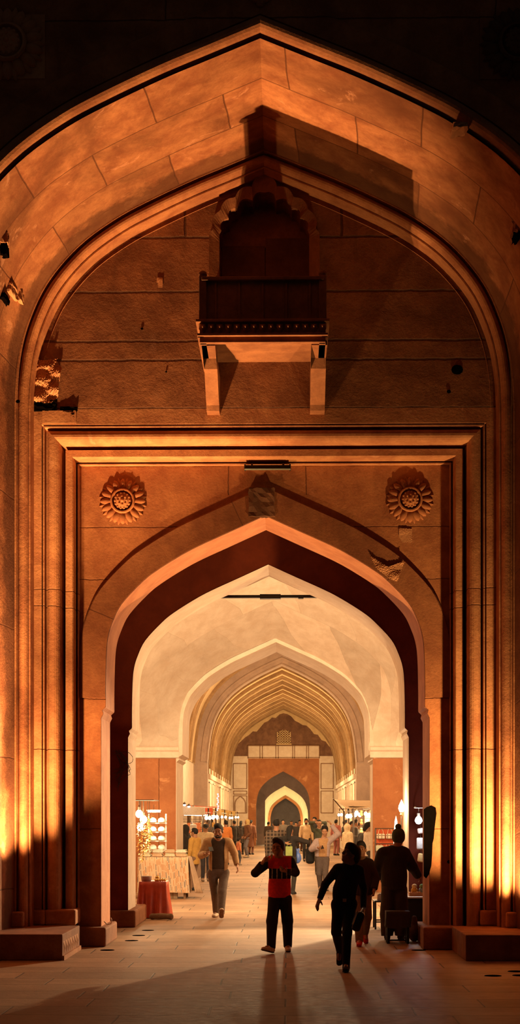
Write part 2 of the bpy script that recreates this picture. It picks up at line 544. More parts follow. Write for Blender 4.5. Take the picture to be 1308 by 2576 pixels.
# rolls along the rear edge
sec = [(0.0, YB - 0.01), (-0.018, YB - 0.01), (-0.022, YB + 0.10), (-0.035, YB + 0.11)] + [(-0.102 + 0.067 * math.cos(math.pi * k / 8), YB + 0.10 - 0.11 * math.sin(math.pi * k / 8)) for k in range(9)]
sec += [(-0.172, YB + 0.14), (-0.176, YB + 0.10), (-0.196, YB + 0.10), (-0.20, YB + 0.62), (-0.262, YB + 0.62), (-0.265, YB + 0.39), (-0.275, YB + 0.42)]
struct(sweep('trim_3', pb, sec, M_ROLL))
# --- wall above the doorway
YT, YPN = 21.80, 22.40
FX0, FX1, FZ = PX(82, 21.72), PX(1246, 21.72), PZ(1042, 21.72)
# cusped niche of the balcony
def lobes(pts, sag=0.30, n=6):
    out = [pts[0]]
    for p, q in zip(pts, pts[1:]):
        dx, dz = q[0] - p[0], q[1] - p[1]
        nx, nz = -dz, dx
        for k in range(1, n + 1):
            t = k / n; f = 4 * t * (1 - t) * sag
            out.append((p[0] + dx * t + nx * f, p[1] + dz * t + nz * f))
    return out
NZ0 = PZ(770, YT)
NIN = [(-.615, NZ0), (-.615, PZ(590, YT))] + lobes([(-.585, PZ(585, YT)), (-.49, PZ(552, YT)), (-.375, PZ(526, YT)), (-.16, PZ(508, YT)), (0, PZ(488, YT))])
NOUT = [(-.755, NZ0), (-.755, PZ(592, YT))] + lobes([(-.70, PZ(582, YT)), (-.60, PZ(535, YT)), (-.40, PZ(503, YT)), (-.17, PZ(476, YT)), (0, PZ(447, YT))], 0.22)
def halves(name, contour, zb, zt, x0, x1, y0, y1, mat):
    L = [(AX + x, z) for x, z in contour]; R = [(AX - x, z) for x, z in contour]
    a = prism_y(name, [(x0, zb), (AX, zb), (AX, NZ0)] + L + [(AX, zt), (x0, zt)], y0, y1, mat)
    b = prism_y(name + '_half', [(x1, zb), (AX, zb), (AX, NZ0)] + R + [(AX, zt), (x1, zt)], y0, y1, mat)
    bm = bmesh.new(); bm.from_mesh(a.data); bm.from_mesh(b.data)
    bm.to_mesh(a.data); bm.free()
    bpy.data.objects.remove(b)
    return a
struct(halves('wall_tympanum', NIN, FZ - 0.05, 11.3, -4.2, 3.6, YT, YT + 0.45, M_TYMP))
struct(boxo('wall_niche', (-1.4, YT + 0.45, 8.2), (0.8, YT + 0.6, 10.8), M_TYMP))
# frame of mouldings
fpath = [(FX0, 0.0), (FX0, FZ), (FX1, FZ), (FX1, 0.0)]
sec = [(0.10, 21.84), (0.10, 21.80), (0, 21.795), (-.112, 21.79), (-.118, 21.92), (-.13, 21.92), (-.132, 21.80), (-.150, 21.80), (-.152, 21.97), (-.175, 21.97)]
sec += [(-.265 + .09 * math.cos(math.pi * k / 9), 21.92 - .12 * math.sin(math.pi * k / 9)) for k in range(10)]
sec += [(-.357, 22.34), (-.405, 22.34), (-.408, 22.04), (-.50, 22.04), (-.515, 22.06), (-.518, 22.50), (-.535, 22.50), (-.538, 22.31), (-.552, 22.31), (-.556, 22.42)]
struct(sweep('trim_4', fpath, sec, M_FRAME))
# panel with the inner arch
A1 = PZ(1297, 22.4)
g1 = gate_path(A1)
wall_with_arch('wall_gate', g1, FX0 + .545, FX1 - .545, FZ - .545, YPN, 23.5, M_PANEL)
struct(loft_paths('trim_5', [([(x, z) for x, z in offset_path(g1, -0.004)], YPN - 0.002), (offset_path(g1, -0.004), 23.51)], M_REVEAL))
ga = [p for p in g1 if p[1] > A1 - 2.6]
struct(sweep('trim_6', ga, [(0.0, YPN), (0.0, YPN - 0.035), (0.355, YPN - 0.045), (0.372, YPN - 0.03), (0.375, YPN + 0.01)], M_ARCHIV))
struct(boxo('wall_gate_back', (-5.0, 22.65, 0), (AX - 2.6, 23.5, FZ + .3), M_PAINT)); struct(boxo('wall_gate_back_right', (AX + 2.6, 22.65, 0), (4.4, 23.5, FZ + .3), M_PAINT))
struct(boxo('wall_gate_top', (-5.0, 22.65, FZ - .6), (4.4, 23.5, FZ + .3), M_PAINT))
# --- chamber between the gate and the second arch
A2 = PZ(1420, 26.2)
g2 = gate_path(A2)
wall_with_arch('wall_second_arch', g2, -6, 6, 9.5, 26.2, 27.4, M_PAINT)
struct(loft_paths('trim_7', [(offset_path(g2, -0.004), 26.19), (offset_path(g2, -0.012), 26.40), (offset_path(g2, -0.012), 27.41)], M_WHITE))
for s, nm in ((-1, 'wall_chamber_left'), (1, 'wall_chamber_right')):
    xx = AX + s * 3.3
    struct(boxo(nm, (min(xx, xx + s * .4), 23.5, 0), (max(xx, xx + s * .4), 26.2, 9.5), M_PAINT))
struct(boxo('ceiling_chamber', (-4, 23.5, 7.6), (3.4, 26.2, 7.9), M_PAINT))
# --- vestibule
YE = 38.8
A3 = PZ(1616, YE)
g3 = gate_path(A3, -0.268, 1.015, 0.0, [(2.25, 2.70), (2.35, 2.76), (2.33, 2.82), (2.395, 2.88)])
wall_with_arch('wall_third_arch', g3, -6, 6, 10.5, YE, YE + 2.0, M_WHITE)
struct(loft_paths('trim_8', [(offset_path(g3, 0.10), YE - 0.03), (offset_path(g3, 0.0), YE - 0.05), (offset_path(g3, -0.004), YE - 0.02), (offset_path(g3, -0.03), YE + 2.0)], M_WHITE))
# hood of the vestibule vault, widening towards the camera
hv, hf, huv = [], [], []
NR, NP = 13, 90
for k in range(NR):
    t = k / (NR - 1)
    pth = resample(gate_path(A3 + 0.10 + 1.75 * math.sin(t * math.pi / 2), s=1.02 + 0.66 * (t ** 0.8), zbase=3.56), NP)
    L_ = 0.0
    for i, (x, z) in enumerate(pth):
        u = max(0.0, min(1.0, (z - 3.56) / 2.0)); u = u * u * (3 - 2 * u)
        if i: L_ += math.dist(pth[i], pth[i - 1])
        hv.append((x, YE - 0.02 - 0.02 * t - 4.6 * t * u, z)); huv.append((L_, 4.6 * t))
for k in range(NR - 1):
    for i in range(NP - 1):
        hf.append((k * NP + i, (k + 1) * NP + i, (k + 1) * NP + i + 1, k * NP + i + 1))
struct(obj('ceiling_vestibule', hv, hf, M_WHITEV, None, True, huv))
for s, nm in ((-1, 'wall_vestibule_left'), (1, 'wall_vestibule_right')):
    xx = AX + s * 4.3
    struct(boxo(nm, (min(xx, xx + s * .4), 27.4, 0), (max(xx, xx + s * .4), YE, 10.5), M_WHITE))
struct(boxo('ceiling_upper_vestibule', (-5.2, 27.4, 9.4), (4.6, YE, 9.7), M_WHITE))
# painted piers of the third arch with their frieze
for s, nm, tn in ((-1, 'wall_pier_left', 'trim_9'), (1, 'wall_pier_right', 'trim_10')):
    xa, xb = AX + s * 2.40, AX + s * 4.3
    struct(boxo(nm, (min(xa, xb), YE - 0.05, 0), (max(xa, xb), YE + 0.1, PZ(1908, YE)), M_DADO))
    xa = AX + s * 2.33
    poly_ = [(0, 0), (-.05, .02), (-.05, .16), (-.09, .20), (-.09, .27), (0, .30)]
    z0 = PZ(1908, YE)
    vv = [(xa, YE - 0.03 + a, z0 + b) for a, b in poly_] + [(xb, YE - 0.03 + a, z0 + b) for a, b in poly_]
    n = len(poly_)
    struct(obj(tn, vv, [(i, (i + 1) % n, (i + 1) % n + n, i + n) for i in range(n)] + [tuple(range(n)), tuple(range(2 * n - 1, n - 1, -1))], M_WHITE))
# --- first bay of the market, then the transverse arch
BX = 4.05
YF = 73.5
SF = FPX / YF
FX = -0.24
MH = [(0, 0), (.55, .25), (1.2, .58), (1.9, 1.02), (2.5, 1.55), (2.95, 2.2), (3.22, 2.9), (3.36, 3.7), (3.44, 4.5)]
APF = PZ(1672, YF)
CORN = PZ(1951, YF)
for s, nm in ((-1, 'wall_market_left'), (1, 'wall_market_right')):
    xx = FX + s * BX
    struct(boxo(nm, (min(xx, xx + s * .4), YE + 2, 0), (max(xx, xx + s * .4), YF, 12), M_WHITE))
pv = arch_path(FX, 9.6, MH, 1.17, zbase=4.3, n=3)
struct(loft_paths('ceiling_market', [(pv, YE + 2), (pv, YF)], M_VAULT, smooth=True))
mp = arch_path(FX, APF, MH, 1.0, zbase=0.0, n=4)
poly = [(-7, 0), (mp[0][0], 0)] + mp[1:-1] + [(mp[-1][0], 0), (7, 0), (7, 12), (-7, 12)]
struct(prism_y('wall_fourth_arch', poly, YF, YF + 0.8, M_GREY))
k_ = 11
def ribs(prefix, y0, y1, n, path, wmat, depth=0.16, width=0.34, w2=None):
    for i in range(n):
        yy = y0 + (y1 - y0) * (i + 0.5 + (.16 if i % 2 else -.16)) / n
        a, b = yy - width / 2, yy + width / 2
        struct(sweep('%s_%d' % (prefix, i + 1), path, [(0.02, a), (-depth * 0.5, a), (-depth * 0.5, a + .04), (-depth, a + .06), (-depth, b - .06), (-depth * 0.5, b - .04), (-depth * 0.5, b), (0.02, b)], wmat))
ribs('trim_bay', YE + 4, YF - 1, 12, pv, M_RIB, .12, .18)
# raised band round the transverse arch
mpa = [p for p in mp if p[1] > CORN]
struct(sweep('trim_11', mpa, [(0.32, YF), (0.32, YF - 0.05), (0.22, YF - 0.05), (0.20, YF - 0.02), (0.06, YF - 0.02), (0.05, YF - 0.07), (0.0, YF - 0.07), (0.0, YF)], M_GREY))
# --- long vaulted bay up to the end wall
YG = 104.0
pv2 = arch_path(FX, APF + 0.05, MH, 1.02, zbase=CORN, n=4)
struct(loft_paths('ceiling_long_bay', [(pv2, YF + 0.8), (pv2, YG)], M_VAULT, smooth=True))
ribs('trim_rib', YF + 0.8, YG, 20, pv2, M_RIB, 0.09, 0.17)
for s, nm, tn in ((-1, 'wall_long_bay_left', 'trim_12'), (1, 'wall_long_bay_right', 'trim_13')):
    xx = FX + s * 3.46
    struct(boxo(nm, (min(xx, xx + s * .4), YF + 0.8, 0), (max(xx, xx + s * .4), YG, CORN + .4), M_WHITE))
    x2 = FX + s * 3.34
    struct(boxo(tn, (min(xx, x2), YF + 0.8, CORN - 0.12), (max(xx, x2), YG, CORN + 0.1), M_WHITE))
# panels and slots along the long side walls and the first bay
nt = 14
for s in (-1, 1):
    for i in range(7):
        yy = YF + 3 + i * 4.1
        xx = FX + s * 3.45
        bm = bmesh.new()
        for (dy, dz, sy, sz) in ((-1.4, 2.75, .08, 1.5), (1.4, 2.75, .08, 1.5), (0, 3.5, 2.88, .08), (0, 2.0, 2.88, .08)):
            add_box(bm, (xx, yy + dy, dz), (0.08, sy, sz))
        struct(bobj('trim_%d' % nt, bm, M_WHITE)); nt += 1
# --- end wall
def EX(px): return PX(px, YG)
def EZ(py): return PZ(py, YG)
struct(boxo('wall_end', (-7, YG + .02, EZ(1910)), (7, YG + .5, 11), M_BROWN))
ex0, ex1 = EX(624), EX(803)
ga_ = arch_path(EX(712), EZ(1940), [(0, 0), (.35, .19), (.8, .45), (1.2, .78), (1.5, 1.15), (1.68, 1.6), (1.77, 2.2)], 1.0, n=4)
poly = [(ex0, 0), (ga_[0][0], 0)] + ga_[1:-1] + [(ga_[-1][0], 0), (ex1, 0), (ex1, EZ(1906)), (ex0, EZ(1906))]
struct(prism_y('wall_end_red', poly, YG, YG + 1.2, M_DADO))
for a, b, nm in ((572, 624, 'wall_end_left'), (803, 856, 'wall_end_right')):
    struct(boxo(nm, (EX(a), YG - 0.02, 0), (EX(b), YG + .5, EZ(1902)), M_WHITE))
struct(boxo('wall_end_frieze', (ex0, YG - 0.02, EZ(1908)), (ex1, YG + .5, EZ(1876)), M_WHITE))
bm = bmesh.new()
for x_ in (624, 654, 660, 694, 700, 736, 741, 771, 776, 803):
    add_box(bm, (EX(x_), YG - 0.03, (EZ(1908) + EZ(1876)) / 2), (0.05, 0.05, EZ(1876) - EZ(1908)))
for y_ in (1876, 1906): add_box(bm, ((ex0 + ex1) / 2, YG - 0.03, EZ(y_)), (ex1 - ex0, 0.05, 0.05))
for (a, b, c, d) in ((587, 621, 1921, 1984), (807, 838, 1921, 1984), (588, 621, 1990, 1998), (588, 621, 2002, 2045), (807, 838, 1990, 2045)):
    for x_ in (a, b): add_box(bm, (EX(x_), YG - 0.04, (EZ(c) + EZ(d)) / 2), (0.05, 0.05, EZ(c) - EZ(d)))
    for y_ in (c, d): add_box(bm, ((EX(a) + EX(b)) / 2, YG - 0.04, EZ(y_)), (EX(b) - EX(a), 0.05, 0.05))
struct(bobj('trim_30', bm, M_TRIMLINE))
# painted small arch on the left white panel
pa = arch_path(EX(604.5), EZ(2003), [(0, 0), (.12, .09), (.25, .22), (.33, .40), (.345, .6)], 1.0, zbase=EZ(2043), n=3)
struct(sweep('trim_31', pa, [(0.03, YG - .03), (0.03, YG - .06), (-0.03, YG - .06), (-0.03, YG - .03)], M_TRIMLINE))
# peeling plaster edge above the brown area
def jag(seed, x0, x1, zf, n=26, amp=0.16):
    r = random.Random(seed)
    return [(x0 + (x1 - x0) * i / n, zf(i / n) + r.uniform(-amp, amp)) for i in range(n + 1)]
edge = jag(5, EX(588), EX(838), lambda t: EZ(1790) - 2.35 * abs(2 * t - 1) ** 1.15 - 0.05, amp=0.12)
poly = edge + [(EX(846), EZ(1880)), (EX(846), 10.5), (EX(578), 10.5), (EX(578), EZ(1880))]
struct(prism_y('wall_end_plaster', poly, YG - 0.06, YG + 0.03, M_VAULT))
# lattice window in the brown wall
wx, wz0, wz1 = EX(714), EZ(1872), EZ(1833)
bm = bmesh.new()
add_box(bm, (wx, YG, wz0), (1.0, 0.12, 0.08))
for i in range(6): add_box(bm, (wx - .42 + .168 * i, YG, (wz0 + wz1) / 2 - .05), (0.06, 0.08, wz1 - wz0 - .2 * abs(i - 2.5) / 1.5))
for i in range(6): add_box(bm, (wx, YG, wz0 + .12 + .145 * i), (0.9 - 0.09 * max(0, i - 2), 0.08, 0.055))
struct(bobj('window_1', bm, M_VAULT))
# recess, lit inner arch and the dark gate wall beyond
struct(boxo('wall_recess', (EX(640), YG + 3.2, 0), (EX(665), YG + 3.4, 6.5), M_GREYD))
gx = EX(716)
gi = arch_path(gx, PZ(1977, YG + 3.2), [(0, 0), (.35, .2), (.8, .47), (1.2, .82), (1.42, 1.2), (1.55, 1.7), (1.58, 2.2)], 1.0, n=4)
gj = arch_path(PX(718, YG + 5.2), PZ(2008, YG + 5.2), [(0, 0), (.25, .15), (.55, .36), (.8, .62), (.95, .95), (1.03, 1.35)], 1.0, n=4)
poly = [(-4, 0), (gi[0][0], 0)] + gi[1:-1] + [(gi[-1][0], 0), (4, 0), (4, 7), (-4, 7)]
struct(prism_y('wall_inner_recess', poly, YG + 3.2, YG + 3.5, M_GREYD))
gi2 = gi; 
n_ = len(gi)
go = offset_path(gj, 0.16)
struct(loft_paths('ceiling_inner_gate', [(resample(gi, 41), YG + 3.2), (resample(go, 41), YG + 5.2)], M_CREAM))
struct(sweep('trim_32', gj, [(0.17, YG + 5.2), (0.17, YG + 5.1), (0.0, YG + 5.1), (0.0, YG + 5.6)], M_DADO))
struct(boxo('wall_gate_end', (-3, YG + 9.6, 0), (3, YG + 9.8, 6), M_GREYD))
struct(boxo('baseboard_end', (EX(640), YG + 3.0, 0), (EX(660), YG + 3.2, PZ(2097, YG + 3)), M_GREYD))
point('inner_gate_lamp', (gx - 1.0, YG + 3.9, 0.7), 120, (1.0, 0.85, 0.45), 0.1)
point('inner_gate_lamp', (gx + 1.0, YG + 3.9, 0.7), 120, (1.0, 0.85, 0.45), 0.1)

# --- stone platforms, bases
def carved_platform(name, x0, x1, mat, side):
    z = 0.33
    o = struct(boxo(name, (min(x0, x1), 20.05, 0), (max(x0, x1), 21.72, z), mat, bevel=0.012))
    return o
carved_platform('trim_33', PX(157, 20.05), -8, M_BLOCK, 1)
carved_platform('trim_34', PX(1171, 20.05), 8, M_BLOCK, -1)
# carved row of darts on the inner flank of the left platform
bm = bmesh.new()
xs_ = PX(157, 20.05)
for i in range(7):
    yy = 20.2 + i * 0.21
    v = [bm.verts.new(p) for p in ((xs_, yy - .08, .235), (xs_, yy + .08, .235), (xs_, yy + .05, .06), (xs_, yy - .05, .06), (xs_ + .02, yy, .15))]
    for a, b in ((0, 1), (1, 2), (2, 3), (3, 0)): bm.faces.new((v[a], v[b], v[4]))
add_box(bm, (xs_ + .008, 20.88, 0.03), (0.03, 1.66, 0.06))
struct(bobj('trim_35', bm, M_FRAME))
# pier bases
xl, xr = AX - 2.315, AX + 2.315
for (a, b, y0, y1, z, nm) in ((PX(190, 22.3), xl + .10, 22.15, 23.6, 0.27, 'trim_36'), (xr - .10, PX(1148, 22.3), 22.15, 23.6, 0.27, 'trim_37'),
                              (xl - .4, xl + .14, 26.08, 28.1, 0.28, 'trim_38'), (xr - .14, xr + .4, 26.08, 28.1, 0.28, 'trim_39')):
    struct(boxo(nm, (a, y0, 0), (b, y1, z), M_BLOCK, bevel=0.03))
# base blocks under the mouldings
for (a, b, y0, nm) in ((80, 112, 21.74, 'trim_40'), (112, 190, 21.78, 'trim_41'), (1209, 1253, 21.72, 'trim_42'), (1274, 1330, 21.3, 'trim_43'), (-40, 58, 21.28, 'trim_44')):
    struct(boxo(nm, (PX(a, y0), y0, 0.33), (PX(b, y0), 22.3, 0.33 + 0.21), M_FRAME, bevel=0.025))
struct(boxo('trim_45', (PX(1062, 21.9), 21.72, 0), (PX(1171, 20.05) + .1, 22.2, 0.31), M_BLOCK, bevel=0.02))
# dark beam under the vestibule hood
bm = bmesh.new()
bz = PZ(1501, 27.62)
add_box(bm, (AX, 27.62, bz), (3.4, 0.10, 0.045)); add_box(bm, (PX(680, 27.57), 27.57, bz - .01), (0.36, 0.14, 0.075))
for x_ in (-1.5, -1.1, .55, 1.0): add_box(bm, (AX + x_, 27.57, bz - .02), (0.09, .10, .05))
struct(bobj('trim_46', bm, M_IRON))
# ------------------------------------------------------------------ carved details of the gate
M_CARVE = stone('sandstone_carved', (0.17, 0.062, 0.027), (0.30, 0.125, 0.053), stain=0.35, lime=0.1)
M_DARKST = stone('sandstone_dark', (0.10, 0.045, 0.025), (0.19, 0.085, 0.042), stain=0.5, lime=0.05)
M_BROKEN = stone('sandstone_broken', (0.42, 0.18, 0.08), (0.62, 0.31, 0.15), stain=0.25, lime=0.3)
M_HOLE = plain('near_black', (0.003, 0.002, 0.0015), 1.0)
M_HOLE.node_tree.nodes['Principled BSDF'].inputs['Specular IOR Level'].default_value = 0.0

# balcony
bal = thing('balcony', 'carved stone balcony with cusped niche high above the gateway', 'balcony', (AX, YT, 7.3))
def at(o, lo, hi, mat, name, bevel=0.0):
    b = o.location
    return boxo(name, [p - q for p, q in zip(lo, b)], [p - q for p, q in zip(hi, b)], mat, o, bevel)
SB = 20.15
z1, z2, z3 = PZ(806, SB), PZ(840, SB), PZ(857, SB)
# slab with mouldings
bm = bmesh.new()
zz = bal.location.z
add_box(bm, (0, (SB + YT) / 2 - YT, (z1 + .02 - .015) - zz), (1.70, YT - SB, 0.035), bevel=.006)
add_box(bm, (0, (SB + YT) / 2 + .03 - YT, z1 - .03 - zz), (1.60, YT - SB - .06, 0.05))
for (y_, w_, za, zb) in ((SB + .09, 1.60, z2, z1), (SB + .05, 1.66, z2 - .015, z2 + .015), (SB + .11, 1.60, z3, z2)):
    add_box(bm, (0, y_ - YT, (za + zb) / 2 - zz), (w_, .09, zb - za), bevel=.004)
    for sx in (-1, 1): add_box(bm, (sx * (w_ / 2 - .04), (y_ + YT) / 2 - YT, (za + zb) / 2 - zz), (.08, YT - y_, zb - za))
bobj('slab', bm, M_CARVE, bal)
# frieze of hanging lotus petals
bm = bmesh.new()
for i in range(15):
    x = -.76 + 1.52 * i / 14
    pts = [(x - .05, z1 - .02), (x - .05, z1 - .09), (x - .028, z1 - .135), (x, z2 + .015), (x + .028, z1 - .135), (x + .05, z1 - .09), (x + .05, z1 - .02)]
    ring = [bm.verts.new((a, SB + .045 - YT, b - zz)) for a, b in pts]
    mid = bm.verts.new((x, SB - .01 - YT, z1 - .075 - zz))
    for a, b in zip(ring, ring[1:] + ring[:1]): bm.faces.new((b, a, mid))
bobj('lotus_frieze', bm, M_CARVE, bal)
# parapet and posts
z4 = PZ(704, 20.3)
bm = bmesh.new()
add_box(bm, (0, 20.32 - YT, (z1 + z4) / 2 - zz), (1.50, 0.08, z4 - z1))
for sx in (-1, 1): add_box(bm, (sx * .76, (20.32 + YT) / 2 - YT, (z1 + z4) / 2 - zz), (0.08, YT - 20.32, z4 - z1))
add_box(bm, (0, 20.29 - YT, z4 - zz), (1.56, 0.12, 0.05), bevel=.01)
for i in range(5): add_box(bm, (-.6 + .3 * i, 20.275 - YT, (z1 + z4) / 2 - zz), (0.022, 0.02, z4 - z1 - .08))
bobj('parapet', bm, M_DARKST, bal)
for sx in (-1, 1):
    bm = bmesh.new()
    add_box(bm, (sx * .765, 20.30 - YT, (z1 + z4) / 2 + .02 - zz), (0.095, 0.11, z4 - z1 + .04), bevel=.008)
    add_ball(bm, (sx * .765, 20.30 - YT, z4 + .07 - zz), (.055, .055, .05), 10)
    bobj('post', bm, M_DARKST, bal)
# brackets, stepped consoles
for sx in (-1, 1):
    x0, x1 = (PX(513, 20.9), PX(546, 20.9)) if sx < 0 else (PX(782, 20.9), PX(820, 20.9))
    xc, w = (x0 + x1) / 2 - AX, x1 - x0
    zb, zm, zt_ = PZ(1024, 21.5) , PZ(930, 20.9), z3
    prof = [(YT, zb - .03), (YT - .22, zb - .03), (YT - .25, zb + .04), (YT - .40, zb + .10), (YT - .75, zm), (YT - .83, zm + .03), (YT - .88, zm + .16), (YT - .80, zm + .20), (YT - .80, zm + .235),
            (YT - 1.10, zm + .28), (YT - 1.25, zm + .34), (YT - 1.20, zm + .38), (YT - 1.45, zt_), (YT, zt_)]
    vv = [(xc - w / 2, y - YT, z - zz) for y, z in prof] + [(xc + w / 2, y - YT, z - zz) for y, z in prof]
    n = len(prof)
    fs = [(i, i + n, (i + 1) % n + n, (i + 1) % n) for i in range(n)]
    tr = tessellate_polygon([[Vector((y, z, 0)) for y, z in prof]])
    fs += [tuple(t) for t in tr] + [tuple(i + n for i in t[::-1]) for t in tr]
    br = obj('bracket', vv, fs, M_CARVE, bal)
    bmn = bmesh.new(); bmn.from_mesh(br.data); bmesh.ops.recalc_face_normals(bmn, faces=bmn.faces); bmn.to_mesh(br.data); bmn.free()
# cusped frame of the niche
fr_v = []; fr_f = []
ci = [(x, z) for x, z in NIN] + [(-x, z) for x, z in NIN[::-1][1:]]
co = [(x, z) for x, z in NOUT] + [(-x, z) for x, z in NOUT[::-1][1:]]
ci = resample(ci, 121); co = resample(co, 121)
for (cc, y) in ((ci, 0.02), (ci, -.05), (ci, -.05), (co, -.09), (co, -.09), (co, 0.02)):
    fr_v += [(x, y, z - zz) for x, z in cc]
for r in (0, 2, 4):
    for i in range(120):
        fr_f.append((r * 121 + i, (r + 1) * 121 + i, (r + 1) * 121 + i + 1, r * 121 + i + 1))
obj('niche_frame', fr_v, fr_f, M_CARVE, bal)
bm = bmesh.new()
add_box(bm, (0.32, .435, 9.35 - zz), (0.62, .03, 1.1)); add_box(bm, (-.3, .44, 9.3 - zz), (0.6, .02, 1.0))
bobj('shutter', bm, M_DARKST, bal)

# rosettes
def petal_mesh(r0, r1, w, lift, mat, name, parent, ang, pointed=False, zoff=0.0):
    n = 9; verts = []; faces = []
    for i in range(n):
        t = i / (n - 1)
        r = r0 + (r1 - r0) * t
        ww = w * (math.sin(math.pi * (0.16 + 0.80 * t)) ** 0.75 if not pointed else (1 - t) ** 0.8 + 0.02)
        h = lift * (0.35 + 0.65 * math.sin(math.pi * min(1, .15 + .75 * t)))
        if i == n - 1: ww *= 0.35; h *= .5
        for (a, hh) in ((-1, 0.1), (-.75, .62), (0, 1.0 if not pointed else 1.25), (.75, .62), (1, 0.1)):
            verts.append((a * ww, -(h * hh) - zoff, r))
    for i in range(n - 1):
        for k in range(4):
            faces.append((i * 5 + k, i * 5 + k + 1, (i + 1) * 5 + k + 1, (i + 1) * 5 + k))
    faces.append(tuple((n - 1) * 5 + k for k in range(5)))
    return obj(name, verts, faces, mat, parent, smooth=True)

def rosette(px, py, Y, R, label, mat, n=16, group=None):
    c = P(px, py, Y)
    t = thing('carved_rosette', label, 'rosette', (c.x, Y, c.z), group)
    k = R / 0.33
    p0 = petal_mesh(.15 * k, .325 * k, .058 * k, .065 * k, mat, 'petal', t, 0)
    for i in range(1, n):
        q = p0.copy(); COL.objects.link(q); q.parent = t
        q.rotation_euler = (0, 2 * math.pi * i / n, 0)
    s0 = petal_mesh(.20 * k, .345 * k, .06 * k, .030 * k, mat, 'sepal', t, 0, True)
    s0.rotation_euler = (0, math.pi / n, 0)
    for i in range(1, n):
        q = s0.copy(); COL.objects.link(q); q.parent = t
        q.rotation_euler = (0, math.pi / n + 2 * math.pi * i / n, 0)
    rx = Matrix.Rotation(math.pi / 2, 3, 'X')
    bm = bmesh.new()
    add_lathe(bm, [(.175 * k, -.01), (.178 * k, .06 * k), (.165 * k, .085 * k), (.148 * k, .085 * k), (.142 * k, .04 * k), (.10 * k, .03 * k)], seg=40, rot=rx)
    bobj('ring', bm, mat, t)
    bm = bmesh.new()
    add_lathe(bm, [(.135 * k, .0), (.128 * k, .05 * k), (.10 * k, .085 * k), (.06 * k, .10 * k), (.0005, .105 * k)], seg=32, rot=rx)
    for m in range(14):
        a = 2 * math.pi * m / 14
        add_ball(bm, (.105 * k * math.cos(a), -.075 * k, .105 * k * math.sin(a)), .018 * k, 8)
    for m in range(8):
        a = 2 * math.pi * m / 8
        add_ball(bm, (.06 * k * math.cos(a), -.097 * k, .06 * k * math.sin(a)), .015 * k, 8)
    add_ball(bm, (0, -.1 * k, 0), .026 * k, 10)
    bobj('boss', bm, mat, t)
    return t
rosette(309, 1262, 22.40, .325, 'carved lotus rosette left of the pointed gate arch', M_PANEL)
rosette(1031, 1258, 22.40, .325, 'carved lotus rosette right of the pointed gate arch', M_PANEL)
for px, lab, m in ((20, 'large worn rosette on a square slab at the upper left corner', M_BROKEN), (1301, 'large dark rosette at the upper right corner of the facade', M_DARKST)):
    c = P(px, 112, YA)
    struct(boxo('trim_5%d' % (0 if px < 100 else 1), (c.x - .43, YA - .012, c.z - .40), (c.x + .43, YA + .05, c.z + .34), M_FRONT if px > 100 else M_BROKEN))
    rosette(px, 112, YA - .015, .42, lab, m, 14)

# finial above the outer arch
bm = bmesh.new()
c = P(655, 14, YA)
for i in range(5):
    a = math.radians(-60 + 30 * i)
    add_ball(bm, (c.x + .09 * math.sin(a), YA - .06, c.z + .09 * math.cos(a)), (.035, .03, .07), 8, Matrix.Rotation(a, 3, 'Y'))
add_ball(bm, (c.x, YA - .06, c.z), (.05, .04, .05), 8)
struct(bobj('trim_52', bm, M_FRONT))

# tube light fixture under the cornice
tl = thing('tube_light', 'unlit dark tube light fitting fixed under the cornice above the gate arch', 'light fitting', P(673, 1178, 22.25))
bm = bmesh.new(); add_box(bm, (0, 0, .012), (0.62, .10, .05), bevel=.008); bobj('housing', bm, M_IRON, tl)
bm = bmesh.new(); add_box(bm, (0.0, -.06, -.026), (0.64, .05, .012)); bobj('reflector', bm, plain('teal_enamel', (.22, .26, .22), .4), tl)
for sx in (-1, 1):
    bm = bmesh.new(); add_box(bm, (sx * .315, 0, .01), (.02, .12, .07)); add_tube(bm, [(sx * .2, .03, .03), (sx * .24, .12, .10)], .012, 6)
    bobj('end_cap', bm, M_IRON, tl)

# rough pieces of stone
def rough(name, lo, hi, mat, seed, amp, cuts=5):
    bm = bmesh.new()
    add_box(bm, [(a + b) / 2 for a, b in zip(lo, hi)], [b - a for a, b in zip(lo, hi)])
    bmesh.ops.subdivide_edges(bm, edges=bm.edges[:], cuts=cuts, use_grid_fill=True)
    r = random.Random(seed)
    for v in bm.verts:
        v.co += Vector((r.uniform(-amp, amp), r.uniform(-amp, amp), r.uniform(-amp, amp)))
    return struct(bobj(name, bm, mat))
a, b = P(626, 1298, 22.36), P(690, 1228, 22.36)
rough('trim_53', (a.x, 22.335, a.z - .01), (b.x, 22.43, b.z), M_DARKST, 3, .012)
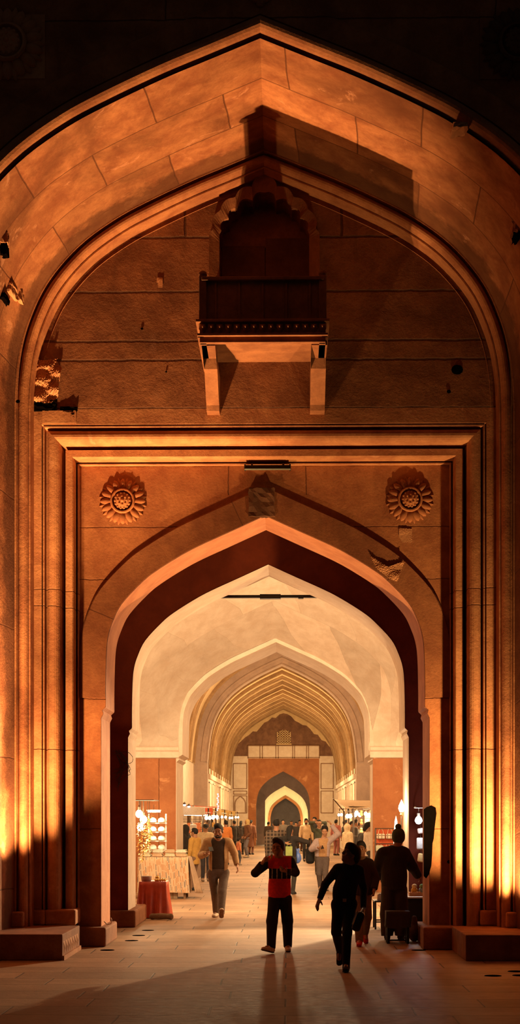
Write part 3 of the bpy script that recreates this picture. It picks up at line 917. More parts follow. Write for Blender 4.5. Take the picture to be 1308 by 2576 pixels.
# broken corner of the tympanum
def patch(name, outline, Y, mat, seed, lift, n=26):
    """rubble relief inside an outline of pixels"""
    pts = [P(x, y, Y) for x, y in outline]
    x0, x1 = min(p.x for p in pts), max(p.x for p in pts); za, zb = min(p.z for p in pts), max(p.z for p in pts)
    poly = [(p.x, p.z) for p in pts]
    def inside(x, z):
        c = False
        for (ax, az), (bx, bz) in zip(poly, poly[1:] + poly[:1]):
            if (az > z) != (bz > z) and x < (bx - ax) * (z - az) / (bz - az) + ax: c = not c
        return c
    r = random.Random(seed); verts = []; idx = {}; faces = []
    ph = [r.uniform(0, 6) for _ in range(4)]
    for i in range(n + 1):
        for j in range(n + 1):
            x = x0 + (x1 - x0) * i / n; z = za + (zb - za) * j / n
            if inside(x, z):
                h = lift * (.5 + .3 * math.sin(14 * (x + z * 1.7) + ph[0]) + .25 * math.sin(31 * (z - x * .4) + ph[1]) + r.uniform(-.2, .2))
                idx[i, j] = len(verts); verts.append((x, Y - max(.004, h), z))
    for i in range(n):
        for j in range(n):
            q = [(i, j), (i + 1, j), (i + 1, j + 1), (i, j + 1)]
            if all(k in idx for k in q): faces.append(tuple(idx[k] for k in q))
    base = len(verts)
    return struct(obj(name, verts, faces, mat))
patch('trim_54', [(84, 912), (140, 905), (158, 925), (150, 965), (148, 1000), (128, 1018), (84, 1012)], 21.79, M_BROKEN, 4, .05, 40)
patch('trim_55', [(84, 906), (148, 903), (136, 925), (84, 935)], 21.77, M_BROKEN, 9, .06)
for k, (x0, y0, x1, y1) in enumerate(((82, 1008, 128, 1030), (118, 1002, 140, 1026), (150, 1020, 192, 1032), (176, 1030, 186, 1046))):
    a, b = P(x0, y1, 21.7), P(x1, y0, 21.7)
    rough('trim_6%d' % k, (a.x, 21.775, a.z), (b.x, 21.81, b.z), M_HOLE, k, .012, 3)
a, b = P(105, 1062, 21.72), P(190, 1030, 21.72)
struct(boxo('trim_65', (a.x, 21.775, a.z), (b.x, 21.8, b.z), M_FRAME))
# pale patches, holes and a painted shaded gap in the masonry
for k, (px, py, r, Y) in enumerate(((227, 1642, .022, 22.39), (1150, 930, .085, 21.79), (357, 827, .02, 21.79), (836, 1327, .018, 22.39), (45, 1010, .03, 21.3), (418, 935, .015, 21.79), (1130, 2168, .032, 22.39), (1129, 985, .03, 21.79))):
    c = P(px, py, Y)
    bm = bmesh.new(); add_ball(bm, c, (r, .008, r * .8), 10)
    struct(bobj('trim_7%d' % k, bm, M_HOLE))
patch('trim_80', [(1003, 1328), (1038, 1330), (1037, 1365), (1012, 1366), (1002, 1350)], 22.395, M_BROKEN, 12, .010, 30)
patch('trim_81', [(392, 695), (410, 695), (412, 728), (396, 728)], 21.795, M_BROKEN, 13, .01, 8)
patch('trim_82', [(928, 1395), (975, 1425), (1020, 1410), (1000, 1465), (975, 1455), (945, 1430)], 22.345, M_BROKEN, 14, .022, 44)
pts = [P(x, y, 22.39) for x, y in [(1066, 2036), (1074, 2030), (1086, 2027), (1096, 2032), (1098, 2046), (1094, 2078), (1091, 2110), (1088, 2122), (1087, 2150), (1085, 2178), (1079, 2200), (1072, 2210), (1066, 2204)]]
struct(prism_y('trim_83', [(p.x, p.z) for p in pts][::-1], 22.392, 22.41, M_HOLE))  # flat near-black shape, paints the shaded gap in the pier edge
# chipped blocks on the left flank of the outer arch
def on_soffit(px, py):
    best = None
    for k in range(81):
        tt_ = k / 80; Y = YA + (YB - YA) * tt_; p = P(px, py, Y); q = blend(pf, pb, tt_)
        for (ax_, az_), (bx_, bz_) in zip(q, q[1:]):
            dx, dz = bx_ - ax_, bz_ - az_; u = max(0, min(1, ((p.x - ax_) * dx + (p.z - az_) * dz) / (dx * dx + dz * dz + 1e-9)))
            dd = math.hypot(p.x - ax_ - u * dx, p.z - az_ - u * dz)
            if best is None or dd < best[0]: best = (dd, p)
    return best[1]
for k, (px, py, sx, sy, sz, m_) in enumerate(((14, 612, .05, .10, .16, M_HOLE), (12, 600, .06, .10, .07, M_BROKEN), (30, 735, .06, .22, .05, M_BROKEN), (12, 752, .05, .16, .04, M_HOLE), (50, 748, .05, .10, .06, M_BROKEN), (1296, 575, .05, .12, .08, M_BROKEN), (1300, 590, .05, .12, .07, M_HOLE), (1160, 326, .10, .14, .03, M_BROKEN))):
    c = on_soffit(px, py)
    rough('trim_11%d' % k, (c.x - sx, c.y - sy, c.z - sz), (c.x + sx * .6, c.y + sy, c.z + sz), m_, 40 + k, .014, 3)
# dark upright joints beside the panel
for k, (px, ya, yb) in enumerate(((197, 1165, 1560), (1144, 1480, 1600), (1141, 1955, 2165))):
    a, b = P(px - 1.5, yb, 22.38), P(px + 1.5, ya, 22.38)
    struct(boxo('trim_9%d' % k, (a.x, 22.385, a.z), (b.x, 22.41, b.z), M_HOLE))
# round sockets let into the paving
for k, (px, py) in enumerate(((270, 2391), (331, 2367), (349, 2354), (372, 2341), (1053, 2390), (1240, 2454), (1298, 2443), (1310, 2453))):
    Y = EYE * FPX / (py - HOR)
    c = P(px, py, Y)
    bm = bmesh.new(); add_lathe(bm, [(.10, 0.0), (.095, .004), (.001, .004)], (c.x, c.y, 0), 20)
    struct(bobj('trim_10%d' % k, bm, M_HOLE))
# cables on the wall behind the left pier
cb = thing('cable_bundle', 'loose bundle of thin cables hanging on the dark red wall behind the left pier', 'cable', P(300, 1940, 26.2))
r = random.Random(2)
for k in range(9):
    pts = []
    x0 = r.uniform(-.12, .0); w = r.uniform(.05, .24); h = r.uniform(.10, .42)
    for i in range(13):
        t = i / 12
        pts.append((x0 + w * math.sin(math.pi * t) + r.uniform(-.012, .012), -.006 - .003 * k, .30 - h * 1.5 * t + .05 * math.sin(7 * t + k)))
    bm = bmesh.new(); add_tube(bm, pts, .0045, 5); bobj('cable', bm, plain('cable_black', (.05, .035, .03), .5), cb)
pts = [P(262, 2318, 22.14), P(270, 2326, 22.12), P(279, 2324, 22.1), P(281, 2314, 22.12), P(279, 2309, 22.14)]
bm = bmesh.new(); add_tube(bm, pts, .008, 6)
tag(bobj('white_cable', bm, plain('white_cable', (.7, .62, .5), .5)), 'short white cable lying on the left pier base', 'cable')
# ------------------------------------------------------------------ figures: distance fields turned into meshes
def nrm(v):
    v = np.array(v, float); l = np.linalg.norm(v)
    return v / l if l > 1e-9 else np.array((0, 0, 1.0))

class Field:
    def __init__(self): self.p = []
    def cone(self, a, b, ra, rb, k=0.03, flat=None, cuts=(), op='u'):
        a, b = np.array(a, float), np.array(b, float); r = max(ra, rb)
        self.p.append(('c', a, b, ra, rb, k, flat, cuts, op, np.minimum(a, b) - r, np.maximum(a, b) + r))
    def ell(self, c, rad, R=None, k=0.02, op='u', cuts=()):
        c = np.array(c, float); r = max(rad)
        self.p.append(('e', c, np.array(rad, float), np.eye(3) if R is None else R, None, k, None, cuts, op, c - r, c + r))
    def box(self, c, half, R=None, rnd=0.01, k=0.01, op='u', cuts=()):
        c = np.array(c, float); r = float(np.linalg.norm(half))
        self.p.append(('b', c, np.array(half, float), np.eye(3) if R is None else R, rnd, k, None, cuts, op, c - r, c + r))
    def mesh(self, vox, wrinkle=0.0, seed=0):
        lo = np.min([p[9] for p in self.p if p[8] == 'u'], axis=0) - 3 * vox - .01
        hi = np.max([p[10] for p in self.p if p[8] == 'u'], axis=0) + 3 * vox + .01
        n = np.ceil((hi - lo) / vox).astype(int) + 1
        ax = [(lo[i] + vox * np.arange(n[i])).astype(np.float32) for i in range(3)]
        F = np.full(n, 1.0, np.float32)
        for p in self.p:
            typ, k, cuts, op = p[0], p[5], p[7], p[8]
            m = k + 3 * vox
            i0 = np.maximum(0, np.floor((p[9] - m - lo) / vox).astype(int)); i1 = np.minimum(n, np.ceil((p[10] + m - lo) / vox).astype(int) + 1)
            if np.any(i1 <= i0): continue
            sl = tuple(slice(i0[i], i1[i]) for i in range(3))
            X = ax[0][sl[0]][:, None, None]; Y = ax[1][sl[1]][None, :, None]; Z = ax[2][sl[2]][None, None, :]
            if typ == 'c':
                a, b, ra, rb, flat = p[1], p[2], p[3], p[4], p[6]
                ba = b - a; L2 = float(ba @ ba) + 1e-9
                h = np.clip(((X - a[0]) * ba[0] + (Y - a[1]) * ba[1] + (Z - a[2]) * ba[2]) / L2, 0, 1)
                qx = X - a[0] - h * ba[0]; qy = Y - a[1] - h * ba[1]; qz = Z - a[2] - h * ba[2]
                q2 = qx * qx + qy * qy + qz * qz
                if flat is not None:
                    f, ratio = flat
                    q2 = q2 + (qx * f[0] + qy * f[1] + qz * f[2]) ** 2 * (1 / ratio ** 2 - 1)
                d = np.sqrt(q2) - (ra + (rb - ra) * h)
            else:
                c, rad, R = p[1], p[2], p[3]
                u = [(X - c[0]) * R[i][0] + (Y - c[1]) * R[i][1] + (Z - c[2]) * R[i][2] for i in range(3)]
                if typ == 'e':
                    d = (np.sqrt((u[0] / rad[0]) ** 2 + (u[1] / rad[1]) ** 2 + (u[2] / rad[2]) ** 2) - 1) * float(min(rad))
                else:
                    rnd = p[4]
                    q = [np.abs(u[i]) - rad[i] + rnd for i in range(3)]
                    d = np.sqrt(sum(np.maximum(x, 0) ** 2 for x in q)) + np.minimum(np.maximum(np.maximum(q[0], q[1]), q[2]), 0) - rnd
            for (pt, nn) in cuts:
                d = np.maximum(d, (X - pt[0]) * nn[0] + (Y - pt[1]) * nn[1] + (Z - pt[2]) * nn[2])
            G = F[sl]
            if op == 'u':
                hh = np.maximum(k - np.abs(G - d), 0) / k
                F[sl] = np.minimum(G, d) - hh * hh * k * 0.25
            else:
                hh = np.maximum(k - np.abs(G + d), 0) / k
                F[sl] = np.maximum(G, -d) + hh * hh * k * 0.25
        if wrinkle:
            r = random.Random(seed)
            X = ax[0][:, None, None]; Y = ax[1][None, :, None]; Z = ax[2][None, None, :]
            W = 0
            for _ in range(5):
                f = np.array((r.uniform(-1, 1), r.uniform(-1, 1), r.uniform(-.8, .8))); f *= r.uniform(18, 42) / np.linalg.norm(f)
                W = W + np.sin(f[0] * X + f[1] * Y + f[2] * Z + r.uniform(0, 6) + 1.5 * np.sin(7 * Z + r.uniform(0, 6)))
            F = F + (wrinkle * W / 3).astype(np.float32)
        return nets(F, lo, vox)

def nets(F, lo, vox):
    S = F < 0
    c = sum(S[i:S.shape[0] - 1 + i, j:S.shape[1] - 1 + j, k:S.shape[2] - 1 + k].astype(np.int8) for i in (0, 1) for j in (0, 1) for k in (0, 1))
    cells = np.argwhere((c > 0) & (c < 8))
    if len(cells) == 0: return np.zeros((0, 3)), np.zeros((0, 4), int)
    idx = np.full(c.shape, -1, np.int32); idx[tuple(cells.T)] = np.arange(len(cells))
    acc = np.zeros((len(cells), 3)); cnt = np.zeros(len(cells))
    C = [(i, j, k) for i in (0, 1) for j in (0, 1) for k in (0, 1)]
    val = {o: F[cells[:, 0] + o[0], cells[:, 1] + o[1], cells[:, 2] + o[2]].astype(float) for o in C}
    for a in C:
        for d in range(3):
            if a[d] == 0:
                b = list(a); b[d] = 1; b = tuple(b)
                va, vb = val[a], val[b]
                m = (va < 0) != (vb < 0)
                t = np.where(m, va / np.where(m, va - vb, 1), 0)
                pt = np.array(a, float)[None, :].repeat(len(cells), 0); pt[:, d] += t
                acc[m] += pt[m]; cnt[m] += 1
    V = lo + vox * (cells + acc / cnt[:, None])
    faces = []
    for d in range(3):
        e1, e2 = (d + 1) % 3, (d + 2) % 3
        s0 = [slice(None)] * 3; s1 = [slice(None)] * 3
        s0[d] = slice(0, -1); s1[d] = slice(1, None)
        A, B = S[tuple(s0)], S[tuple(s1)]
        e = np.argwhere(A != B)
        ok = (e[:, e1] > 0) & (e[:, e2] > 0) & (e[:, e1] < F.shape[e1] - 1) & (e[:, e2] < F.shape[e2] - 1)
        e = e[ok]
        if not len(e): continue
        def cell(o1, o2):
            q = e.copy(); q[:, e1] -= o1; q[:, e2] -= o2
            return idx[q[:, 0], q[:, 1], q[:, 2]]
        Q = np.stack([cell(1, 1), cell(0, 1), cell(0, 0), cell(1, 0)], 1)
        flip = ~A[tuple(e.T)]
        Q[flip] = Q[flip][:, ::-1]
        faces.append(Q)
    return V, np.concatenate(faces) if faces else np.zeros((0, 4), int)

def fobj(name, F, vox, mat, parent, wrinkle=0.0, seed=0, pick=None):
    V, Q = F.mesh(vox, wrinkle, seed)
    me = bpy.data.meshes.new(name)
    base = np.array(parent_base(parent))
    me.from_pydata((V - base).tolist(), [], Q.tolist())
    for m in (mat if isinstance(mat, (list, tuple)) else [mat]): me.materials.append(m)
    me.polygons.foreach_set('use_smooth', [True] * len(me.polygons))
    if pick is not None and len(Q):
        me.polygons.foreach_set('material_index', pick(V[Q].mean(1)).astype(int).tolist())
    o = bpy.data.objects.new(name, me); COL.objects.link(o)
    if parent is not None: o.parent = parent
    return o
def parent_base(p):
    b = Vector((0, 0, 0))
    while p is not None:
        b += p.location; p = p.parent
    return b

def cloth(c, name=None):
    key = 'cloth_%02x%02x%02x' % tuple(int(255 * min(1, x) ** .45) for x in c)
    return plain(name or key, c, 0.92, 0, 0.35, 160)
def skinm(c): return plain('skin_%02x' % int(255 * c[0]), c, 0.55, 0, 0.1, 90)
SK = skinm((0.36, 0.175, 0.095)); SKL = skinm((0.46, 0.25, 0.145)); SKD = skinm((0.24, 0.11, 0.06))
HAIR = plain('black_hair', (0.007, 0.0055, 0.005), 0.75, 0, 0.8, 150)
EYE_M = plain('dark_eye', (0.02, 0.013, 0.01), 0.3)

def frame_of(fwd, up):
    f = nrm(fwd); r = nrm(np.cross(f, up)); u = np.cross(r, f)
    return np.array([r, f, u])          # rows: right, forward, up
def loc(F_, c, v): return np.array(c) + v[0] * F_[0] + v[1] * F_[1] + v[2] * F_[2]

def add_head(F, c, R, s, neck):
    L = lambda *v: loc(R, c, np.array(v) * s)
    F.ell(L(0, -.012, .028), (.073 * s, .092 * s, .082 * s), R, .02)
    F.ell(L(0, .022, -.045), (.056 * s, .066 * s, .066 * s), R, .03 * s)
    F.cone(L(0, .062, -.092), L(0, .055, -.085), .022 * s, .026 * s, .025 * s)
    F.cone(L(0, .088, .018), L(0, .104, -.022), .007 * s, .0125 * s, .014 * s)
    F.ell(L(0, .07, .03), (.055 * s, .022 * s, .014 * s), R, .012 * s)
    for sx in (-1, 1):
        F.ell(L(sx * .031, .098, .008), (.016 * s, .009 * s, .010 * s), R, .012 * s, 's')
        F.ell(L(sx * .031, .080, .007), (.0135 * s, .0135 * s, .0115 * s), R, .003 * s)
        F.ell(L(sx * .042, .06, -.03), (.022 * s, .022 * s, .024 * s), R, .02 * s)
        F.ell(L(sx * .077, -.004, -.008), (.010 * s, .021 * s, .031 * s), R, .01 * s)
        F.cone(L(sx * .010, .101, -.024), L(sx * .012, .095, -.024), .006 * s, .006 * s, .008 * s)
    F.ell(L(0, .086, -.054), (.025 * s, .010 * s, .0055 * s), R, .006 * s)
    F.ell(L(0, .084, -.064), (.022 * s, .010 * s, .006 * s), R, .006 * s)
    F.cone(neck, L(0, -.018, -.05), .060 * s, .054 * s, .03 * s)

def hair_field(c, R, s, style='short'):
    F = Field(); L = lambda *v: loc(R, c, np.array(v) * s)
    n = nrm(0 * R[0] + .56 * R[1] - .83 * R[2])
    if style in ('short', 'long'):
        nape = [(L(0, -.06, -.078), nrm(.40 * R[1] - .92 * R[2]))]
        F.ell(L(0, -.016, .030), (.0795 * s, .098 * s, .098 * s), R, .01, cuts=nape)
        F.ell(L(.012, .030, .100), (.056 * s, .050 * s, .036 * s), R, .03 * s)
        F.ell(L(0, .092, -.022), (.066 * s, .082 * s, .096 * s), R, .008, 's')
        for sx in (-1, 1): F.ell(L(sx * .085, .006, -.016), (.022 * s, .026 * s, .038 * s), R, .006, 's')
        if style == 'long': F.cone(L(0, -.06, .0), L(0, -.10, -.20), .070 * s, .055 * s, .03, flat=(R[1], .6))
    elif style == 'bushy':
        F.ell(L(0, -.018, .040), (.092 * s, .114 * s, .100 * s), R, .01, cuts=[(L(0, .092, .055), n)])
        F.ell(L(0, .036, .105), (.072 * s, .060 * s, .040 * s), R, .03 * s)
        F.ell(L(0, -.085, -.02), (.07 * s, .05 * s, .06 * s), R, .03 * s)
    elif style == 'hood':
        F.ell(L(0, -.02, .012), (.098 * s, .118 * s, .128 * s), R, .02)
        F.cone(L(0, -.03, -.09), L(0, -.02, -.17), .085 * s, .10 * s, .03)
        F.ell(L(0, .10, -.015), (.062 * s, .075 * s, .085 * s), R, .02, 's')
    elif style == 'cap':
        F.ell(L(0, -.008, .045), (.084 * s, .104 * s, .078 * s), R, .01, cuts=[(L(0, 0, .032), -R[2])])
        F.ell(L(0, .105, .040), (.062 * s, .062 * s, .010 * s), R, .012)
    elif style == 'beanie':
        F.ell(L(0, -.012, .04), (.090 * s, .108 * s, .094 * s), R, .01, cuts=[(L(0, 0, -.010), -R[2])])
        F.cone(L(0, -.012, -.005), L(0, -.012, .018), .094 * s, .094 * s, .008)
    return F

def add_hand(F, w, d, nrm_p, thumb, s, curl, fine=True):
    """w wrist, d direction, nrm_p palm normal, thumb side"""
    d = nrm(d); n = nrm(np.array(nrm_p) - d * (d @ np.array(nrm_p))); t = nrm(np.array(thumb) - d * (d @ np.array(thumb)) - n * (n @ np.array(thumb)))
    w = np.array(w, float)
    F.cone(w - d * .02 * s, w + d * .03 * s, .024 * s, .030 * s, .012, flat=(n, .75))
    F.cone(w + d * .025 * s, w + d * .078 * s, .036 * s, .040 * s, .012, flat=(n, .40))
    for i, (o, ln) in enumerate(((.029, .070), (.010, .079), (-.010, .074), (-.028, .057))):
        p = w + d * (.082 - .006 * abs(i - 1)) * s + t * o * s
        a = curl * (.55 + .12 * i); v = nrm(d + t * (.10 - .07 * i) * .6)
        for q, seg in enumerate((.46, .31, .23)):
            v = nrm(v * math.cos(a) + n * math.sin(a))
            e = p + v * ln * seg * s
            F.cone(p, e, (.0098 - .0007 * q) * s, (.0092 - .0008 * q) * s, .004)
            p = e
    p = w + d * .022 * s + t * .026 * s
    v = nrm(d * .62 + t * .74 + n * .2)
    for q, (seg, r) in enumerate(((.038, .0135), (.030, .0110), (.022, .0092))):
        e = p + v * seg * s
        F.cone(p, e, r * s, (r - .0015) * s, .010 if q == 0 else .004)
        p = e; v = nrm(v + d * .28 + n * curl * .25)

def ik(a, b, l1, l2, hint):
    a, b = np.array(a, float), np.array(b, float)
    d = b - a; D = np.linalg.norm(d); D2 = min(max(D, abs(l1 - l2) + .01), l1 + l2 - .003)
    x = (l1 * l1 - l2 * l2 + D2 * D2) / (2 * D2); h = math.sqrt(max(0, l1 * l1 - x * x))
    u = d / D; v = nrm(np.array(hint) - u * (u @ np.array(hint)))
    return a + u * x + v * h, a + u * D2

def gen_joints(x, y, H, face, lfoot=(0.08, 0), rfoot=(-0.08, 0), lhand=None, rhand=None, lean=0.0, headdir=None, headtilt=0.0, elbow=None):
    """a figure standing at (x, y); face = heading in degrees (0 walks away, 180 comes to the camera); feet as (side, ahead) in metres"""
    a = math.radians(face)
    fw = np.array((math.sin(a), math.cos(a), 0.0)); rt = np.array((fw[1], -fw[0], 0)); up = np.array((0, 0, 1.0))
    o = np.array((x, y, 0.0))
    W = lambda s, f, u: o + rt * s + fw * f + up * u
    J = dict(fw=fw, rt=rt, H=H)
    ln = lean * H
    J['pel'] = W(0, 0, .53 * H)
    J['chest'] = W(0, .55 * ln, .74 * H); J['neck'] = W(0, .9 * ln, .835 * H)
    J['head'] = W(0, 1.15 * ln + .012, .928 * H)
    hd = math.radians(headdir if headdir is not None else face); J['hf'] = nrm(np.array((math.sin(hd), math.cos(hd), headtilt)))
    for s, k in ((-1, 'L'), (1, 'R')):
        J['s' + k] = W(s * .108 * H, .8 * ln, .805 * H); J['h' + k] = W(s * .052 * H, 0, .515 * H)
        ft = lfoot if k == 'L' else rfoot
        lift = ft[2] if len(ft) > 2 else 0.0
        ank = W(s * abs(ft[0]), ft[1], .0505 * H + lift)
        J['k' + k], J['a' + k] = ik(J['h' + k], ank, .243 * H, .232 * H, fw)
        J['t' + k] = nrm(fw + (np.array((0, 0, -.0)) if lift < .02 else np.array((0, 0, -.6))))
        hd_ = lhand if k == 'L' else rhand
        if hd_ is None: hd_ = (.155 * H, .03 * H, .475 * H)
        J['e' + k], J['w' + k] = ik(J['s' + k], W(s * hd_[0], hd_[1], hd_[2]), .17 * H, .15 * H, (-fw * .9 + rt * s * .5 - up * .2) if elbow is None else (fw * elbow[1] + rt * s * elbow[0] + up * elbow[2]))
    return J

def pxJ(Y, H, pts, dy, fw, hf, toes):
    """joints measured in the photograph, each with its own distance"""
    J = dict(H=H, fw=nrm(fw), hf=nrm(hf))
    J['rt'] = np.array((J['fw'][1], -J['fw'][0], 0))
    for k, (a, b) in pts.items():
        J[k] = np.array(P(a, b, Y + dy.get(k, 0.0)))
    J['tL'], J['tR'] = nrm(toes[0]), nrm(toes[1])
    return J

def figure(label, J, top=None, coat=None, trousers=(0.05, 0.05, 0.05), shoes=(0.03, 0.03, 0.03), skin=None, hair='short', hairmat=None, vox=0.012,
           group=None, hem=.50, coathem=.47, coatopen=0.0, loose=1.0, legloose=1.0, curl=(.5, .5), palm=None, thumb=None, beard=False, sleeves=True,
           pick=None, topmats=None, headscale=1.0, legcut=.05, coll=None, sole=None, skirt=None, shoelift=None, barefeet=False, fine=False, face=True):
    H = J['H']; s = H / 1.72; skin = skin or SK; fw, rt = J['fw'], J['rt']; up = np.array((0, 0, 1.0))
    fx = min(J['aL'][2], J['aR'][2])
    base = (J['aL'] + J['aR']) / 2
    root = thing('person', label, 'person', (base[0], base[1], 0), group)
    Hd = frame_of(J['hf'], up); hs = s * headscale
    # --- body: one continuous surface
    B = Field()
    add_head(B, J['head'], Hd, hs, J['neck'] - up * .01)
    tr = .9
    B.cone(J['pel'], J['chest'], .115 * s, .125 * s, .05, flat=(fw, .68))
    B.cone(J['sL'] * .82 + J['sR'] * .18, J['sR'] * .82 + J['sL'] * .18, .062 * s, .062 * s, .05)
    B.cone(J['neck'] - up * .03 * s, J['neck'] + up * .02 * s, .06 * s, .056 * s, .03)
    dl = nrm(J['wL'] - J['eL']); dr = nrm(J['wR'] - J['eR'])
    for k in 'LR':
        B.cone(J['s' + k], J['e' + k], .044 * s, .037 * s, .03)
        B.cone(J['e' + k], J['w' + k], .036 * s, .025 * s, .01)
        B.cone(J['h' + k], J['k' + k], .070 * s, .048 * s, .03)
        B.cone(J['k' + k], J['a' + k], .046 * s, .034 * s, .01)
        B.cone(J['a' + k], J['a' + k] + J['t' + k] * .10 * s - up * .02, .032 * s, .026 * s, .01)
    for i, k in enumerate('LR'):
        d = nrm(J['w' + k] - J['e' + k])
        if J.get('d' + k) is not None: d = nrm(J['d' + k])
        pn = (palm or {}).get(k); th = (thumb or {}).get(k)
        sgn = -1 if k == 'L' else 1
        pn = pn if pn is not None else -sgn * rt
        th = th if th is not None else fw
        add_hand(B, J['w' + k] + d * .01, d, pn, th, s, curl[i], fine)
    fobj('body', B, min(vox, .0085) if fine else vox, skin, root)
    # --- hair or headgear
    hm = hairmat or HAIR
    nm = {'hood': 'hood', 'cap': 'cap', 'beanie': 'beanie'}.get(hair, 'hair')
    if hair:
        ho = fobj(nm, hair_field(J['head'], Hd, hs, hair), min(vox, .007) if fine else vox, hm, root, .0045 if nm == 'hair' else 0.0, 5)
        if hair == 'beanie':
            F = Field(); c = loc(Hd, J['head'], np.array((0, -.02, .150)) * hs); F.ell(c, (.046 * hs,) * 3, None, .01)
            fobj('pompom', F, vox * .8, hm, root, .004, 3)
        if hair == 'cap':
            fobj('hair', hair_field(J['head'] - Hd[2] * .01, Hd, hs * .96, 'short'), vox, HAIR, root)
    if fine and face:
        for sx in (-1, 1):
            F = Field(); F.ell(loc(Hd, J['head'], np.array((sx * .031, .0865, .007)) * hs), (.0075 * hs, .0075 * hs, .0055 * hs), Hd, .002)
            fobj('eye', F, .0022, EYE_M, root)
            F = Field(); F.cone(loc(Hd, J['head'], np.array((sx * .014, .094, .027)) * hs), loc(Hd, J['head'], np.array((sx * .048, .083, .029)) * hs), .0036 * hs, .0028 * hs, .002)
            fobj('eyebrow', F, .0022, HAIR, root)
    if beard:
        F = Field(); L = lambda *v: loc(Hd, J['head'], np.array(v) * hs)
        F.ell(L(0, .026, -.066), (.061 * hs, .068 * hs, .052 * hs), Hd, .01)
        F.ell(L(0, .092, -.044), (.030 * hs, .012 * hs, .007 * hs), Hd, .008)
        F.ell(L(0, .10, -.030), (.05 * hs, .05 * hs, .0105 * hs), Hd, .006, 's')
        F.ell(L(0, .10, -.058), (.016 * hs, .05 * hs, .0045 * hs), Hd, .004, 's')
        for sx in (-1, 1):
            F.ell(L(sx * .045, .075, -.022), (.030 * hs, .045 * hs, .034 * hs), Hd, .01, 's')
        F.ell(L(0, -.06, -.06), (.1 * hs, .075 * hs, .1 * hs), Hd, .01, 's')
        fobj('beard', F, min(vox, .005), HAIR, root)
    # --- trousers or skirt
    F = Field()
    l = legloose
    wz = hem * H + .04
    F.cone(J['pel'] - up * .0, J['pel'] + up * .07 * s, .136 * s, .126 * s, .04, flat=(fw, .72))
    F.cone(J['hL'], J['hR'], .080 * s, .080 * s, .05, flat=(fw, .95))
    for k in 'LR':
        ax = nrm(J['a' + k] - J['k' + k])
        cut = [(J['a' + k] + ax * (.02 * s), ax)]
        F.cone(J['h' + k], J['k' + k], .086 * s * (.6 + .4 * l), .066 * s * l, .035)
        F.cone(J['k' + k], J['a' + k] + ax * .04 * s, .066 * s * l, .050 * s * l, .02, cuts=cut)
    fobj('trousers', F, vox, cloth(trousers), root, .0028 * s, 11)
    if skirt is not None:
        F = Field(); b = (J['aL'] + J['aR']) / 2
        lo_ = np.array((b[0], b[1], skirt[1] * H))
        F.cone(J['pel'] + up * .1 * s, lo_, .14 * s, skirt[2] * s, .04, flat=(fw, .8), cuts=[(lo_, -up)])
        fobj('skirt', F, vox, cloth(skirt[0]), root, .005, 17)
    # --- top with sleeves
    def garment(name, mats, grow, hz, slv, opening=0.0, pk=None, wr=.0025, wristcut=.0):
        F = Field()
        hp = np.array((J['pel'][0], J['pel'][1], hz))
        g = grow
        F.cone(hp - up * .06 * s, J['pel'] + up * .14 * s, (.152 + g) * s, (.142 + g) * s, .04, flat=(fw, .72), cuts=[(hp, -up)])
        F.cone(J['pel'] + up * .10 * s, J['chest'], (.140 + g) * s, (.152 + g) * s, .05, flat=(fw, .72))
        F.cone(J['sL'] * .86 + J['sR'] * .14, J['sR'] * .86 + J['sL'] * .14, (.072 + g * .6) * s, (.072 + g * .6) * s, .05)
        F.cone(J['chest'], J['neck'] - up * .02 * s, (.12 + g * .6) * s, (.078 + g * .5) * s, .05, flat=(fw, .8), cuts=[(J['neck'] + up * (.012 + (.02 if coll else 0)) * s, nrm(up - fw * .35))])
        if slv:
            for k in 'LR':
                ax = nrm(J['w' + k] - J['e' + k])
                F.cone(J['s' + k], J['e' + k], (.062 + g * .7) * s, (.052 + g * .7) * s, .04)
                F.cone(J['e' + k], J['w' + k], (.052 + g * .7) * s, (.039 + g * .5) * s, .015, cuts=[(J['w' + k] - ax * (.005 + wristcut) * s, ax)])
        if opening:
            c = (J['chest'] + J['pel']) / 2 + fw * .17 * s
            Rm = np.array([rt, fw, up])
            F.box(c, (opening * s, .15 * s, .62 * s), Rm, .02, .02, 's')
            F.cone(J['neck'] + fw * .10 * s, J['chest'] + fw * .22 * s, (opening + .02) * s, opening * s, .02, op='s')
        return fobj(name, F, vox, mats, root, wr * s, 23, pk)
    if top is not None:
        garment('sweater' if coat is not None else 'top', topmats or cloth(top), .0 + .012 * (loose - 1), hem * H, coat is None and sleeves, 0, pick)
    if coat is not None:
        garment('jacket', cloth(coat), .018 * loose, coathem * H, True, coatopen, None, .0035, .0)
        if coll:
            F = Field()
            F.cone(J['neck'] - up * .015 * s, J['neck'] + up * .028 * s, .090 * s, .088 * s, .01, cuts=[(J['neck'] + up * .04 * s, nrm(up - fw * .2))])
            F.cone(J['neck'] - up * .1, J['neck'] + up * .2, .07 * s, .074 * s, .01, op='s')
            if coatopen: F.box(J['neck'] + fw * .12 * s, (coatopen * .7 * s, .1 * s, .2 * s), np.array([rt, fw, up]), .01, .01, 's')
            fobj('collar', F, min(vox, .008), cloth(coll), root)
    # --- shoes
    for k in 'LR':
        t = J['t' + k]; a = J['a' + k]
        Rf = frame_of(t, up)
        c = loc(Rf, a, np.array((0, .055, -.035)) * s)
        F = Field()
        F.cone(loc(Rf, a, np.array((0, -.02, -.02)) * s), loc(Rf, a, np.array((0, .02, -.02)) * s), .044 * s, .042 * s, .02)
        F.cone(loc(Rf, a, np.array((0, -.03, -.045)) * s), loc(Rf, a, np.array((0, .14, -.052)) * s), .040 * s, .040 * s, .03, flat=(Rf[2], .72), cuts=[(loc(Rf, a, np.array((0, 0, -.068)) * s), -Rf[2])])
